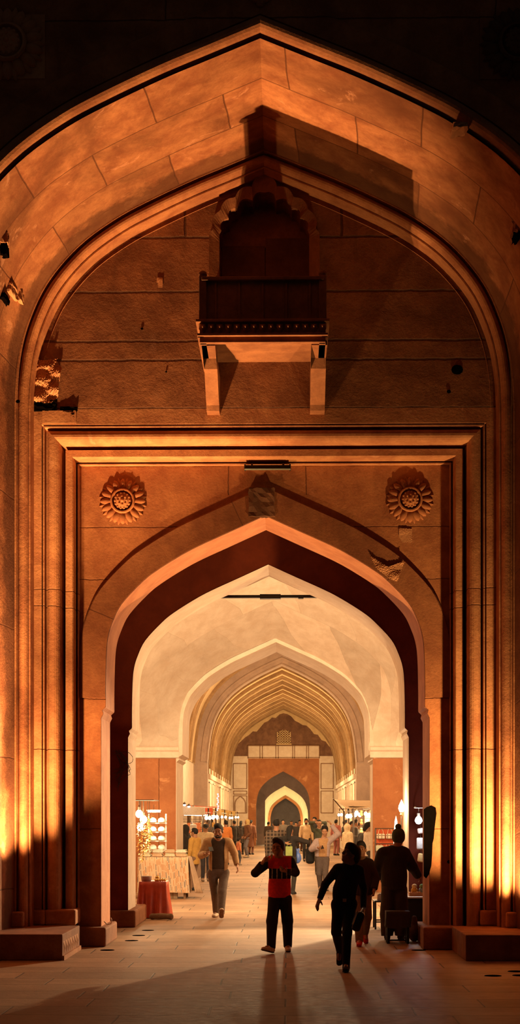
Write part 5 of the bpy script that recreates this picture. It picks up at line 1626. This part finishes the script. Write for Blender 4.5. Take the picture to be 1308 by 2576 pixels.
def bulb_lamp(label, p, rr, mat, energy, group=None, pole=None, color=CREAM):
    t = thing('bulb_lamp', label, 'lamp', p, group)
    bm = bmesh.new(); add_lathe(bm, [(.001, -rr), (rr * .6, -rr * .8), (rr, -.1 * rr), (rr * .8, rr * .6), (rr * .38, rr * 1.1), (.001, rr * 1.15)], (0, 0, 0), 16); bobj('bulb', bm, mat, t, True)
    bm = bmesh.new(); add_lathe(bm, [(rr * .42, rr * 1.02), (rr * .42, rr * 1.9), (.001, rr * 1.95)], (0, 0, 0), 12); bobj('socket', bm, M_POLE, t)
    if pole:
        bm = bmesh.new(); add_tube(bm, [(0, 0, rr * 1.8)] + [tuple(q) for q in pole], .010, 6); bobj('wire', bm, M_POLE, t)
    point('bulb_light', (p[0], p[1] - rr * 1.3, p[2]), energy, color, rr)
    return t
# cluster of hot bulbs and the garlands by the left pier
rodz = P(345, 2040, 30.9).z + .20
for k, (px, py) in enumerate(((350, 2048), (361, 2062), (354, 2082))):
    p = P(px, py, 30.85 + .22 * k)
    bulb_lamp(('topmost', 'middle', 'lowest')[k] + ' of three glaring bulbs behind the left white pier', p, .075, E_WARM, 45, 'bulbs by the left pier', [(0, 0, rodz - p.z - .003)])
M_LEAF = plain('gilded_leaf', (.78, .45, .13), .3, .5)
for g_i, (px, top, bot) in enumerate(((351, 2060, 2150), (360, 2066, 2165), (371, 2048, 2140), (376, 2052, 2120))):
    p = P(px, top, 30.60 + .24 * g_i + (.14 if g_i > 1 else 0))
    ga_t = thing('gold_garland', ('outermost', 'second', 'third', 'innermost')[g_i] + ' of the gold leaf garlands hanging by the left white pier', 'garland', p, 'gold garlands by the left pier')
    L = (bot - top) * p.y / FPX
    bm = bmesh.new(); add_tube(bm, [(0, 0, rodz - p.z - .003), (0, 0, 0), (.01, 0, -L * .5), (0, 0, -L)], .006, 5); bobj('string', bm, M_POLE, ga_t)
    r = random.Random(20 + g_i)
    for q in range(46):
        z = -L * q / 46; a = r.uniform(0, 6.28); ln = r.uniform(.06, .11)
        bm = bmesh.new()
        d = Vector((math.cos(a), math.sin(a), r.uniform(-.8, .2))).normalized(); sd = d.cross(Vector((0, 0, 1))).normalized() * .02
        vv = [bm.verts.new((0, 0, z)), bm.verts.new(d * ln * .5 + sd + Vector((0, 0, z))), bm.verts.new(d * ln + Vector((0, 0, z - .01))), bm.verts.new(d * ln * .5 - sd + Vector((0, 0, z))), bm.verts.new(d * ln * .5 + Vector((0, 0, z + .012)))]
        for a_, b_ in ((0, 1), (1, 2), (2, 3), (3, 0)): bm.faces.new((vv[a_], vv[b_], vv[4]))
        lf = bobj('leaf', bm, M_LEAF, ga_t)
rd = boxo('garland_rod', (AX - 4.299, 30.4, rodz), (-2.55, 31.6, rodz + .015), M_POLE)
tag(rd, 'flat dark rod carrying the gold garlands by the left pier', 'rod')

# --- stalls along the market walls
def stall(label, side, y0, y1, canopy, valance=None, ztop=2.15, depth=1.1, front=None, slope=.12, group=None):
    xf = front if front is not None else (FX - 2.55 if side < 0 else FX + 2.62)
    xb = xf + side * depth
    t = thing('market_stall', label, 'stall', ((xf + xb) / 2, (y0 + y1) / 2, 0), group)
    b = t.location
    bm = bmesh.new(); add_box(bm, (side * .1, 0, .42), (depth - .2, y1 - y0 - .1, .84), None, .01); bobj('counter', bm, M_WOOD, t)
    bm = bmesh.new(); add_box(bm, (side * .1, 0, .86), (depth - .12, y1 - y0, .04), None, .008); bobj('countertop', bm, plain('stall_cloth_pale', (.60, .48, .36), .9), t)
    bm = bmesh.new(); add_box(bm, (side * depth * .46, 0, 1.45), (.03, y1 - y0, 1.2)); bobj('back_panel', bm, plain('stall_back', (.62, .50, .38), .9), t)
    for sx in (-.5, .5):
        for yy in (y0 + .05, y1 - .05):
            bm = bmesh.new(); add_tube(bm, [(sx * depth * .96, yy - b.y, 0), (sx * depth * .96, yy - b.y, ztop + (slope if sx * side > 0 else 0))], .022, 8); bobj('post', bm, M_POLE, t)
    sheet('canopy', [(xf - side * .12, y0, ztop), (xb, y0, ztop + slope), (xb, y1, ztop + slope), (xf - side * .12, y1, ztop)], canopy, t, .05)
    bm = bmesh.new(); add_tube(bm, [(xf - side * .05 - b.x, y0 - b.y + .02, ztop - .15), (xf - side * .05 - b.x, y1 - b.y - .02, ztop - .15)], .012, 6); bobj('lamp_rail', bm, M_POLE, t)
    if valance:
        sheet('valance', [(xf - side * .05, y0 - .02, ztop), (xb, y0 - .02, ztop + slope), (xb, y0 - .01, ztop - .22), (xf - side * .05, y0 - .01, ztop - .24)], valance, t, .0)
    return t, xf, xb
C_WHITE = cloth((.72, .64, .54)); C_RED = cloth((.55, .10, .04)); C_GREY = cloth((.34, .28, .24)); C_ORG = cloth((.60, .26, .08)); C_YEL = cloth((.66, .48, .20)); C_BRN = cloth((.30, .18, .11))
def goods(side, y0, xf, xb, kind, n, seed, where, group, zr=(1.1, 1.95), cols_=None, ends=True, stall_=None):
    r = random.Random(seed)
    top = {'bag': .139, 'scarf': .012, 'toy': .075}[kind]
    rows_ = (n - 1) // 4
    bm = bmesh.new(); bs = stall_.location
    for q_ in range(rows_ + 1):
        z = zr[1] - (zr[1] - zr[0]) * q_ / max(1, rows_) + top + .010
        add_tube(bm, [(xf - bs.x, y0 - .10 - bs.y, z), (xb - bs.x, y0 - .10 - bs.y, z)], .007, 6)
    for xx in (xf, xb): add_tube(bm, [(xx - bs.x, y0 - .10 - bs.y, 0), (xx - bs.x, y0 - .10 - bs.y, zr[1] + .2)], .014, 6)
    bobj('hanging_rail', bm, M_POLE, stall_)
    src = {}
    for i in range(n):
        if ends:      # hung across the near end of the stall, facing the camera
            x = xf + (xb - xf) * (.08 + .84 * ((i % 4) + .5) / 4); y = y0 - .10
            z = zr[1] - (zr[1] - zr[0]) * (i // 4) / max(1, (n - 1) // 4)
        else:         # along the front edge
            x = xf + side * .02; y = y0 + .5 * i; z = r.uniform(*zr)
        c = (cols_ or [(.70, .55, .36), (.60, .22, .10), (.75, .68, .58), (.30, .26, .30), (.66, .42, .14)])[r.randrange(5) % len(cols_ or [0] * 5)]
        key = (kind, c)
        lab = 'hanging %s on the %s' % ({'bag': 'handbag', 'scarf': 'scarf', 'toy': 'small toy'}[kind], where)
        t = thing({'bag': 'handbag', 'scarf': 'scarf', 'toy': 'hanging_toy'}[kind], lab, {'bag': 'bag', 'scarf': 'scarf', 'toy': 'toy'}[kind], (x, y, z), group)
        if key in src:
            for ch in src[key].children: dup(ch, parent=t)
            continue
        src[key] = t
        if kind == 'bag':
            bm = bmesh.new(); add_box(bm, (0, 0, -.09), (.20, .07, .17), None, .025); bobj('bag_body', bm, cloth(c), t, True)
            bm = bmesh.new(); add_box(bm, (0, -.036, -.05), (.19, .012, .06), None, .004); bobj('flap', bm, cloth([q * .8 for q in c]), t)
            bm = bmesh.new(); add_tube(bm, [(-.07, 0, -.01), (-.05, 0, .09), (0, 0, .13), (.05, 0, .09), (.07, 0, -.01)], .006, 5); bobj('strap', bm, cloth([q * .6 for q in c]), t)
        elif kind == 'scarf':
            bm = bmesh.new()
            for q in range(5): add_box(bm, (-.08 + .04 * q, .008 * (q % 2), -.18), (.042, .014, .36 + .03 * (q % 2)), None, .005)
            bobj('scarf_cloth', bm, cloth(c), t)
            bm = bmesh.new()
            for q in range(10): add_box(bm, (-.09 + .02 * q, 0, -.385), (.004, .004, .05))
            bobj('fringe', bm, cloth([q_ * .7 for q_ in c]), t)
        else:
            bm = bmesh.new(); add_ball(bm, (0, 0, -.06), (.055, .05, .065), 10); bobj('toy_body', bm, cloth(c), t, True)
            bm = bmesh.new(); add_ball(bm, (0, -.005, .03), (.045, .045, .042), 10); add_tube(bm, [(0, 0, .06), (0, 0, .0745)], .004, 5); bobj('head', bm, cloth([min(1, q * 1.1) for q in c]), t, True)
LS = [(46.6, 50.2, C_WHITE, C_WHITE, 'first'), (51.4, 55.4, C_RED, C_RED, 'second'), (58.0, 63.0, C_GREY, C_ORG, 'third'), (66.0, 71.5, C_BRN, C_YEL, 'fourth'), (77.0, 82, C_ORG, C_YEL, 'fifth'), (86, 92, C_YEL, C_YEL, 'sixth')]
desc = {'first': 'white canopied stall nearest the third arch on the left', 'second': 'red canopied stall second along the left wall', 'third': 'grey canopied stall third along the left wall', 'fourth': 'brown canopied stall fourth along the left wall',
        'fifth': 'orange canopied stall beyond the transverse arch on the left', 'sixth': 'yellow canopied stall farthest along the left wall'}
for k, (a, b, cn, vl, nm) in enumerate(LS):
    t, xf, xb = stall(desc[nm], -1, a, b, cn, vl, ztop=2.12 + .04 * (k % 2), depth=(1.6, 1.6, 1.25, 1.25, .75, .75)[k], front=(-2.45, -2.45, -2.78, -2.78, -2.85, -2.85)[k])
    if k < 4:
        tube_lamp('white tube lamp inside the %s left stall' % nm, (xf - .35, a + .12, 1.90), .5, 0, E_WHITE if k < 2 else E_WARM, 38)
        goods(-1, a, xf, xb, ('bag', 'toy', 'scarf', 'scarf')[k], (8, 12, 8, 8)[k], 30 + k, '%s left stall' % nm, 'goods on the %s left stall' % nm, (1.05, 1.62), [(.80, .74, .66), (.72, .60, .5), (.80, .70, .6), (.62, .52, .5), (.78, .74, .7)] if k == 0 else None, True, t)
    for q in range(2):
        bulb_lamp('%s bulb under the canopy of the %s left stall' % (('near', 'far')[q], nm), (xf + .05, a + .7 + (b - a - 1.6) * q, 2.12 + .04 * (k % 2) - .32), .055, E_WARM, 22, 'bulbs of the left stalls', [(0, 0, .155)])
# two spot lamps over the first left stall
for q in range(3):
    p = P(464 + 11 * q, 2024 + 4 * q, 46.3 + .3 * q)
    tl_ = bpy.data.objects.new('clip_lamp', None); COL.objects.link(tl_); tl_.parent = bpy.data.objects['market_stall']; tl_.location = p - tl_.parent.location
    bm = bmesh.new(); add_lathe(bm, [(.03, .06), (.06, 0), (.055, 0), (.02, .05)], (0, 0, 0), 12); bobj('shade', bm, M_POLE, tl_)
    bm = bmesh.new(); add_ball(bm, (0, 0, .0), .045, 8); bobj('bulb', bm, E_WHITE, tl_, True)
    bm = bmesh.new(); add_tube(bm, [(0, 0, .05), (0, .15, .08), (0, .4, p.z * 0 - .02)], .012, 6); bobj('arm', bm, M_POLE, tl_)
# string of small lights
def light_string(label, p, n, step, mat):
    t = thing('string_lights', label, 'string lights', p)
    bm = bmesh.new(); add_tube(bm, [(0, 0, .04), (.02, 0, -step * n * .5), (0, 0, -step * n)], .006, 5); bobj('wire', bm, M_POLE, t)
    for i in range(n):
        bm = bmesh.new(); add_ball(bm, (.02 * math.sin(i * 2.2), -.01, -step * i), .026, 8); bobj('bulb', bm, mat, t, True)
E_BLUE = emit('fairy_light', (.72, .70, 1.0), 4)
light_string('string of pale blue fairy lights over the third left stall', P(548, 1998, 60.0), 9, .075, E_BLUE)
# right hand stalls
RS = [(50.2, 54.5, cloth((.46, .33, .21)), 'bright gold stall under the tan awning on the right'), (58, 64, C_GREY, 'stall second along the right wall'), (77, 83, C_BRN, 'stall beyond the transverse arch on the right')]
for k, (a, b, cn, lab) in enumerate(RS):
    t, xf, xb = stall(lab, 1, a, b, cn, None, ztop=2.18 + .05 * k, depth=(1.4, .95, .45)[k], slope=.02, front=(2.08, 2.75, 2.72)[k])
    if k == 0: gold_stall = t.name
    nm = ('bright gold right', 'second right', 'farthest right')[k]
    if k < 2:
        goods(1, a, xf, xb, ('toy', 'scarf')[k], (16, 8)[k], 50 + k, '%s stall' % nm, 'goods on the %s stall' % nm, (1.15, 1.98), [(.80, .52, .18), (.85, .70, .42), (.80, .62, .30), (.6, .30, .10), (.8, .74, .6)], True, t)
        bm = bmesh.new(); add_tube(bm, [(xf - t.location.x, a - .32 - t.location.y, 2.12), (xb - t.location.x, a - .32 - t.location.y, 2.12)], .012, 6)
        for xx in (xf, xb): add_tube(bm, [(xx - t.location.x, a - .32 - t.location.y, 2.12), (xx - t.location.x, a + .05 - t.location.y, 2.12)], .012, 6)
        bobj('lamp_rail', bm, M_POLE, t)
        for q in range(4):
            bulb_lamp('%s bulb over the %s stall' % (('first', 'second', 'third', 'fourth')[q], nm), (xf + .10 + (xb - xf - .2) * q / 3, a - .32, 1.95 - .07 * (q % 2)), .07, E_WARM, 26, 'bulbs of the %s stall' % nm, [(0, 0, .155 + .07 * (q % 2))])
    for q in range(2):
        bulb_lamp('%s bulb under the canopy of the %s stall' % (('near', 'far')[q], nm), (xf - .05, a + 1 + (b - a - 2) * q, 2.18 + .05 * k - .32), .07, E_WARM, 22, 'bulbs of the right stalls', [(0, 0, .155)])
aw = bpy.data.objects[gold_stall]
sheet('awning', [P(840, 2011, 56), P(938, 2014, 54), P(938, 2030, 49.5), P(872, 2034, 49.5)], cloth((.46, .33, .21)), aw, .04)
bm = bmesh.new(); b_ = aw.location; add_tube(bm, [P(838, 2009, 56.0) - b_, P(866, 2042, 56.5) - b_, Vector((P(866, 2042, 56.5).x, 56.5, 0)) - b_], .022, 6); bobj('awning_pole', bm, M_POLE, aw)

# --- right pier: red backed rack of bags
rx0, rx1 = PX(944, 38.6), PX(996, 38.6)
pn = thing('bag_rack', 'red cloth backed rack hung with bags on the right ochre pier', 'rack', ((rx0 + rx1) / 2, 38.62, 0))
bm = bmesh.new(); add_box(bm, (0, .06, .95), (rx1 - rx0, .06, 1.14)); bobj('backing', bm, cloth((.52, .10, .035)), pn)
for z in (1.18, 1.55):
    bm = bmesh.new(); add_tube(bm, [(-(rx1 - rx0) / 2, 0, z), ((rx1 - rx0) / 2, 0, z)], .01, 6); bobj('rail', bm, M_POLE, pn)
for sx in (-.48, .48):
    bm = bmesh.new(); add_box(bm, (sx * (rx1 - rx0), .04, .78), (.03, .04, 1.56)); bobj('post', bm, M_POLE, pn)
pal = plaid('patterned_canvas', (.70, .62, .48), (.30, .22, .16))
for k, (px, py, w, h, m_, lab) in enumerate(((958, 2104, .21, .13, pal, 'patterned white bag at the left of the upper row on the red rack'), (981, 2104, .20, .13, pal, 'patterned white bag at the right of the upper row on the red rack'),
                                    (955, 2134, .19, .15, cloth((.48, .50, .38)), 'pale green bag in the lower row on the red rack'), (976, 2137, .17, .14, cloth((.55, .20, .10)), 'rust red bag in the lower row on the red rack'))):
    p = P(px, py, 38.52)
    t = thing('shoulder_bag', lab, 'bag', p)
    bm = bmesh.new(); add_box(bm, (0, 0, 0), (w, .08, h), None, .03); bobj('bag_body', bm, m_, t, True)
    top = (1.55 if k < 2 else 1.18) - p.z
    for sx in (-.3, .3):
        bm = bmesh.new(); add_tube(bm, [(sx * w, 0, h * .42), (sx * w * .8, .02, top * .7), (sx * w * .5, .10, top - .022)], .007, 5); bobj('strap', bm, cloth((.66, .50, .30)), t)
# flame shaped lamp on the right white pier
fp = P(1010, 2031, 26.75)
fl = thing('flame_lamp', 'flame shaped white lamp on a slim pole against the right white pier', 'lamp', (fp.x, fp.y, 0))
bm = bmesh.new(); add_lathe(bm, [(.001, -.085), (.035, -.07), (.052, -.02), (.045, .03), (.022, .08), (.001, .13)], (0, 0, fp.z), 16); bobj('flame_shade', bm, E_WHITE, fl, True)
bm = bmesh.new(); add_lathe(bm, [(.012, -.15), (.03, -.12), (.022, -.10), (.034, -.08), (.001, -.078)], (0, 0, fp.z), 14); bobj('holder', bm, plain('brass', (.5, .3, .12), .35, .8), fl)
bm = bmesh.new(); add_tube(bm, [(-.02, 0, 0), (-.015, 0, 1.2), (0, 0, fp.z - .12)], [.02, .016, .011], 8); bobj('pole', bm, M_POLE, fl)
bm = bmesh.new(); add_lathe(bm, [(.10, 0), (.09, .02), (.03, .035), (.001, .04)], (-.02, 0, 0), 16); bobj('foot', bm, M_POLE, fl)
point('flame_lamp_light', (fp.x - .12, fp.y - .05, fp.z), 40, CREAM, .05)
p = P(999, 2050, 28.6)
cn = thing('paper_lantern', 'tall pale paper lantern standing behind the right white pier', 'lamp', (PX(996, 28.6), 28.6, 0))
bm = bmesh.new(); add_lathe(bm, [(.05, 0), (.05, .03), (.012, .05), (.012, 1.2), (.001, 1.2)], (0, 0, 0), 12); bobj('stand', bm, M_POLE, cn)
bm = bmesh.new(); add_lathe(bm, [(.03, 1.2), (.045, 1.25), (.04, 1.5), (.022, 1.75), (.001, 1.84)], (0, 0, 0), 14); bobj('lantern_shade', bm, emit('paper_glow', (1.0, .80, .52), 5), cn, True)

# --- right stall in the gate chamber
Yc = 24.6
ct = thing('stall_counter', 'low counter under black cloth in the right of the gate passage', 'counter', (2.35, Yc + .6, 0))
drape('cloth', (1.86, Yc, .02), (2.92, Yc + 1.3, .555), cloth((.012, .011, .011)), ct, .012, 9, .012, 4)
bm = bmesh.new(); add_box(bm, (0.03, .05, .57), (1.08, 1.34, .025), None, .006); bobj('countertop', bm, plain('pale_laminate', (.62, .56, .50), .4), ct)
tr_ = thing('wooden_tray', 'flat orange wooden tray on the black counter', 'tray', (2.10, Yc + .38, .5835))
bm = bmesh.new(); add_box(bm, (0, 0, .012), (.38, .3, .024)); 
for (cx_, cy_, sx_, sy_) in ((-.185, 0, .015, .3), (.185, 0, .015, .3), (0, -.145, .38, .015), (0, .145, .38, .015)): add_box(bm, (cx_, cy_, .03), (sx_, sy_, .05))
bobj('tray_body', bm, plain('orange_wood', (.55, .25, .07), .5), tr_)
for k, (dx, c1, c2, lab) in enumerate(((-.12, (.75, .50, .14), (.85, .66, .30), 'yellow plush toy on the orange tray'), (.02, (.30, .50, .75), (.20, .38, .16), 'blue and green plush toy on the orange tray'), (.14, (.72, .45, .2), (.30, .45, .22), 'tan plush toy with a green cap on the orange tray'))):
    t = thing('plush_toy', lab, 'toy', (2.10 + dx * .85, Yc + .40, .617))
    bm = bmesh.new(); add_ball(bm, (0, 0, .05), (.05, .045, .05), 12); bobj('toy_body', bm, cloth(c1), t, True)
    bm = bmesh.new(); add_ball(bm, (0, -.01, .115), (.04, .038, .036), 12); bobj('head', bm, cloth(c2), t, True)
    for sx in (-1, 1):
        bm = bmesh.new(); add_ball(bm, (sx * .035, -.03, .0165), (.02, .03, .015), 8); bobj('foot', bm, cloth((.7, .35, .1)), t, True)
# hanging bulb and small hanging bags by the right reveal
lp = P(1053, 2064, 25.6)
hb = bulb_lamp('cold white bulb hanging from a bracket in the right of the gate passage', lp, .062, E_COLD, 30, None, None, (.85, .92, 1.0))
bm = bmesh.new(); add_tube(bm, [(0, 0, .12), (0, 0, .20), (-.03, .3, .22), (-.03, .62, .22)], .008, 6); add_tube(bm, [(-.07, .0, .205), (.08, 0, .205)], .010, 6); bobj('bracket', bm, M_POLE, hb)
for k, (px, py, w, h, c, lab) in enumerate(((1058, 2090, .10, .09, (.62, .5, .45), 'small pale pouch hanging highest beside the passage stall'), (1058, 2122, .13, .19, (.60, .55, .52), 'white printed pouch hanging in the middle beside the passage stall'), (1060, 2158, .12, .14, (.66, .42, .16), 'clear pouch of orange sweets hanging lowest beside the passage stall'))):
    p = P(px, py, 25.85)
    t = thing('hanging_pouch', lab, 'pouch', p)
    bm = bmesh.new(); add_box(bm, (0, 0, 0), (w, .05, h), Matrix.Rotation(.15 * (k - 1), 3, 'Y'), .02); bobj('pouch_body', bm, cloth(c), t, True)
    bm = bmesh.new(); add_tube(bm, [(0, 0, h * .45), (0, .08, h * .5 + .06), (0, .345, h * .5 + .09)], .005, 5); bobj('cord', bm, M_POLE, t)
# low stool draped with a grey cloth
sx0, sx1 = PX(972, 22.85), PX(1030, 22.85)
so_ = thing('stool', 'low black stool draped with a grey cloth behind the seller', 'stool', ((sx0 + sx1) / 2, 22.95, 0))
w2 = (sx1 - sx0) / 2
for a_ in (-1, 1):
    for b_ in (-1, 1):
        bm = bmesh.new(); add_box(bm, (a_ * (w2 - .025), b_ * .12, .21), (.04, .04, .42), None, .005); bobj('leg', bm, M_IRON, so_)
bm = bmesh.new()
for a_ in (-1, 1): add_box(bm, (a_ * (w2 - .025), 0, .09), (.02, .24, .02))
add_box(bm, (0, -.12, .05), (2 * w2 - .06, .02, .02)); bobj('stretcher', bm, M_IRON, so_)
bm = bmesh.new(); add_box(bm, (0, 0, .43), (2 * w2, .29, .035), None, .008); bobj('seat', bm, M_IRON, so_)
drape('cloth', (sx0 - .005, 22.79, .235), (sx1 + .005, 23.11, .462), cloth((.065, .055, .05)), so_, .008, 6, .008, 12)
# slim metal table with a carton
mt = thing('metal_table', 'slim dark metal table behind the young man with red shoes', 'table', (1.62, 26.0, 0))
for a_ in (-1, 1):
    for b_ in (-1, 1):
        bm = bmesh.new(); add_box(bm, (a_ * .19, b_ * .25, .22), (.028, .028, .44)); bobj('leg', bm, M_METAL, mt)
bm = bmesh.new(); add_box(bm, (0, 0, .45), (.42, .56, .025), None, .004); bobj('table_top', bm, M_METAL, mt)
bm = bmesh.new(); add_box(bm, (0, -.25, .12), (.38, .02, .02)); add_box(bm, (0, .25, .12), (.38, .02, .02)); bobj('stretcher', bm, M_METAL, mt)
cb_ = thing('carton', 'small brown carton on the slim metal table', 'box', (1.56, 25.9, .4635))
bm = bmesh.new(); add_box(bm, (0, 0, .05), (.18, .2, .10), None, .003); bobj('carton_body', bm, plain('brown_carton', (.42, .26, .13), .9), cb_)
bm = bmesh.new(); add_box(bm, (-.02, 0, .106), (.10, .19, .006), Matrix.Rotation(.15, 3, 'Y')); bobj('flap', bm, plain('brown_carton', (.42, .26, .13), .9), cb_)
# bundles behind the stool
F = Field(); c_ = np.array((1.86, 23.25, .12)); F.ell(c_, (.09, .09, .12)); F.cone(c_ + (0, 0, .08), c_ + (.0, 0, .22), .05, .04, .02)
bd = thing('cloth_bundle', 'dark upright bundle beside the draped grey stool', 'bundle', c_ * (1, 1, 0)); fobj('bundle_body', F, .009, cloth((.10, .06, .04)), bd, .006, 3)
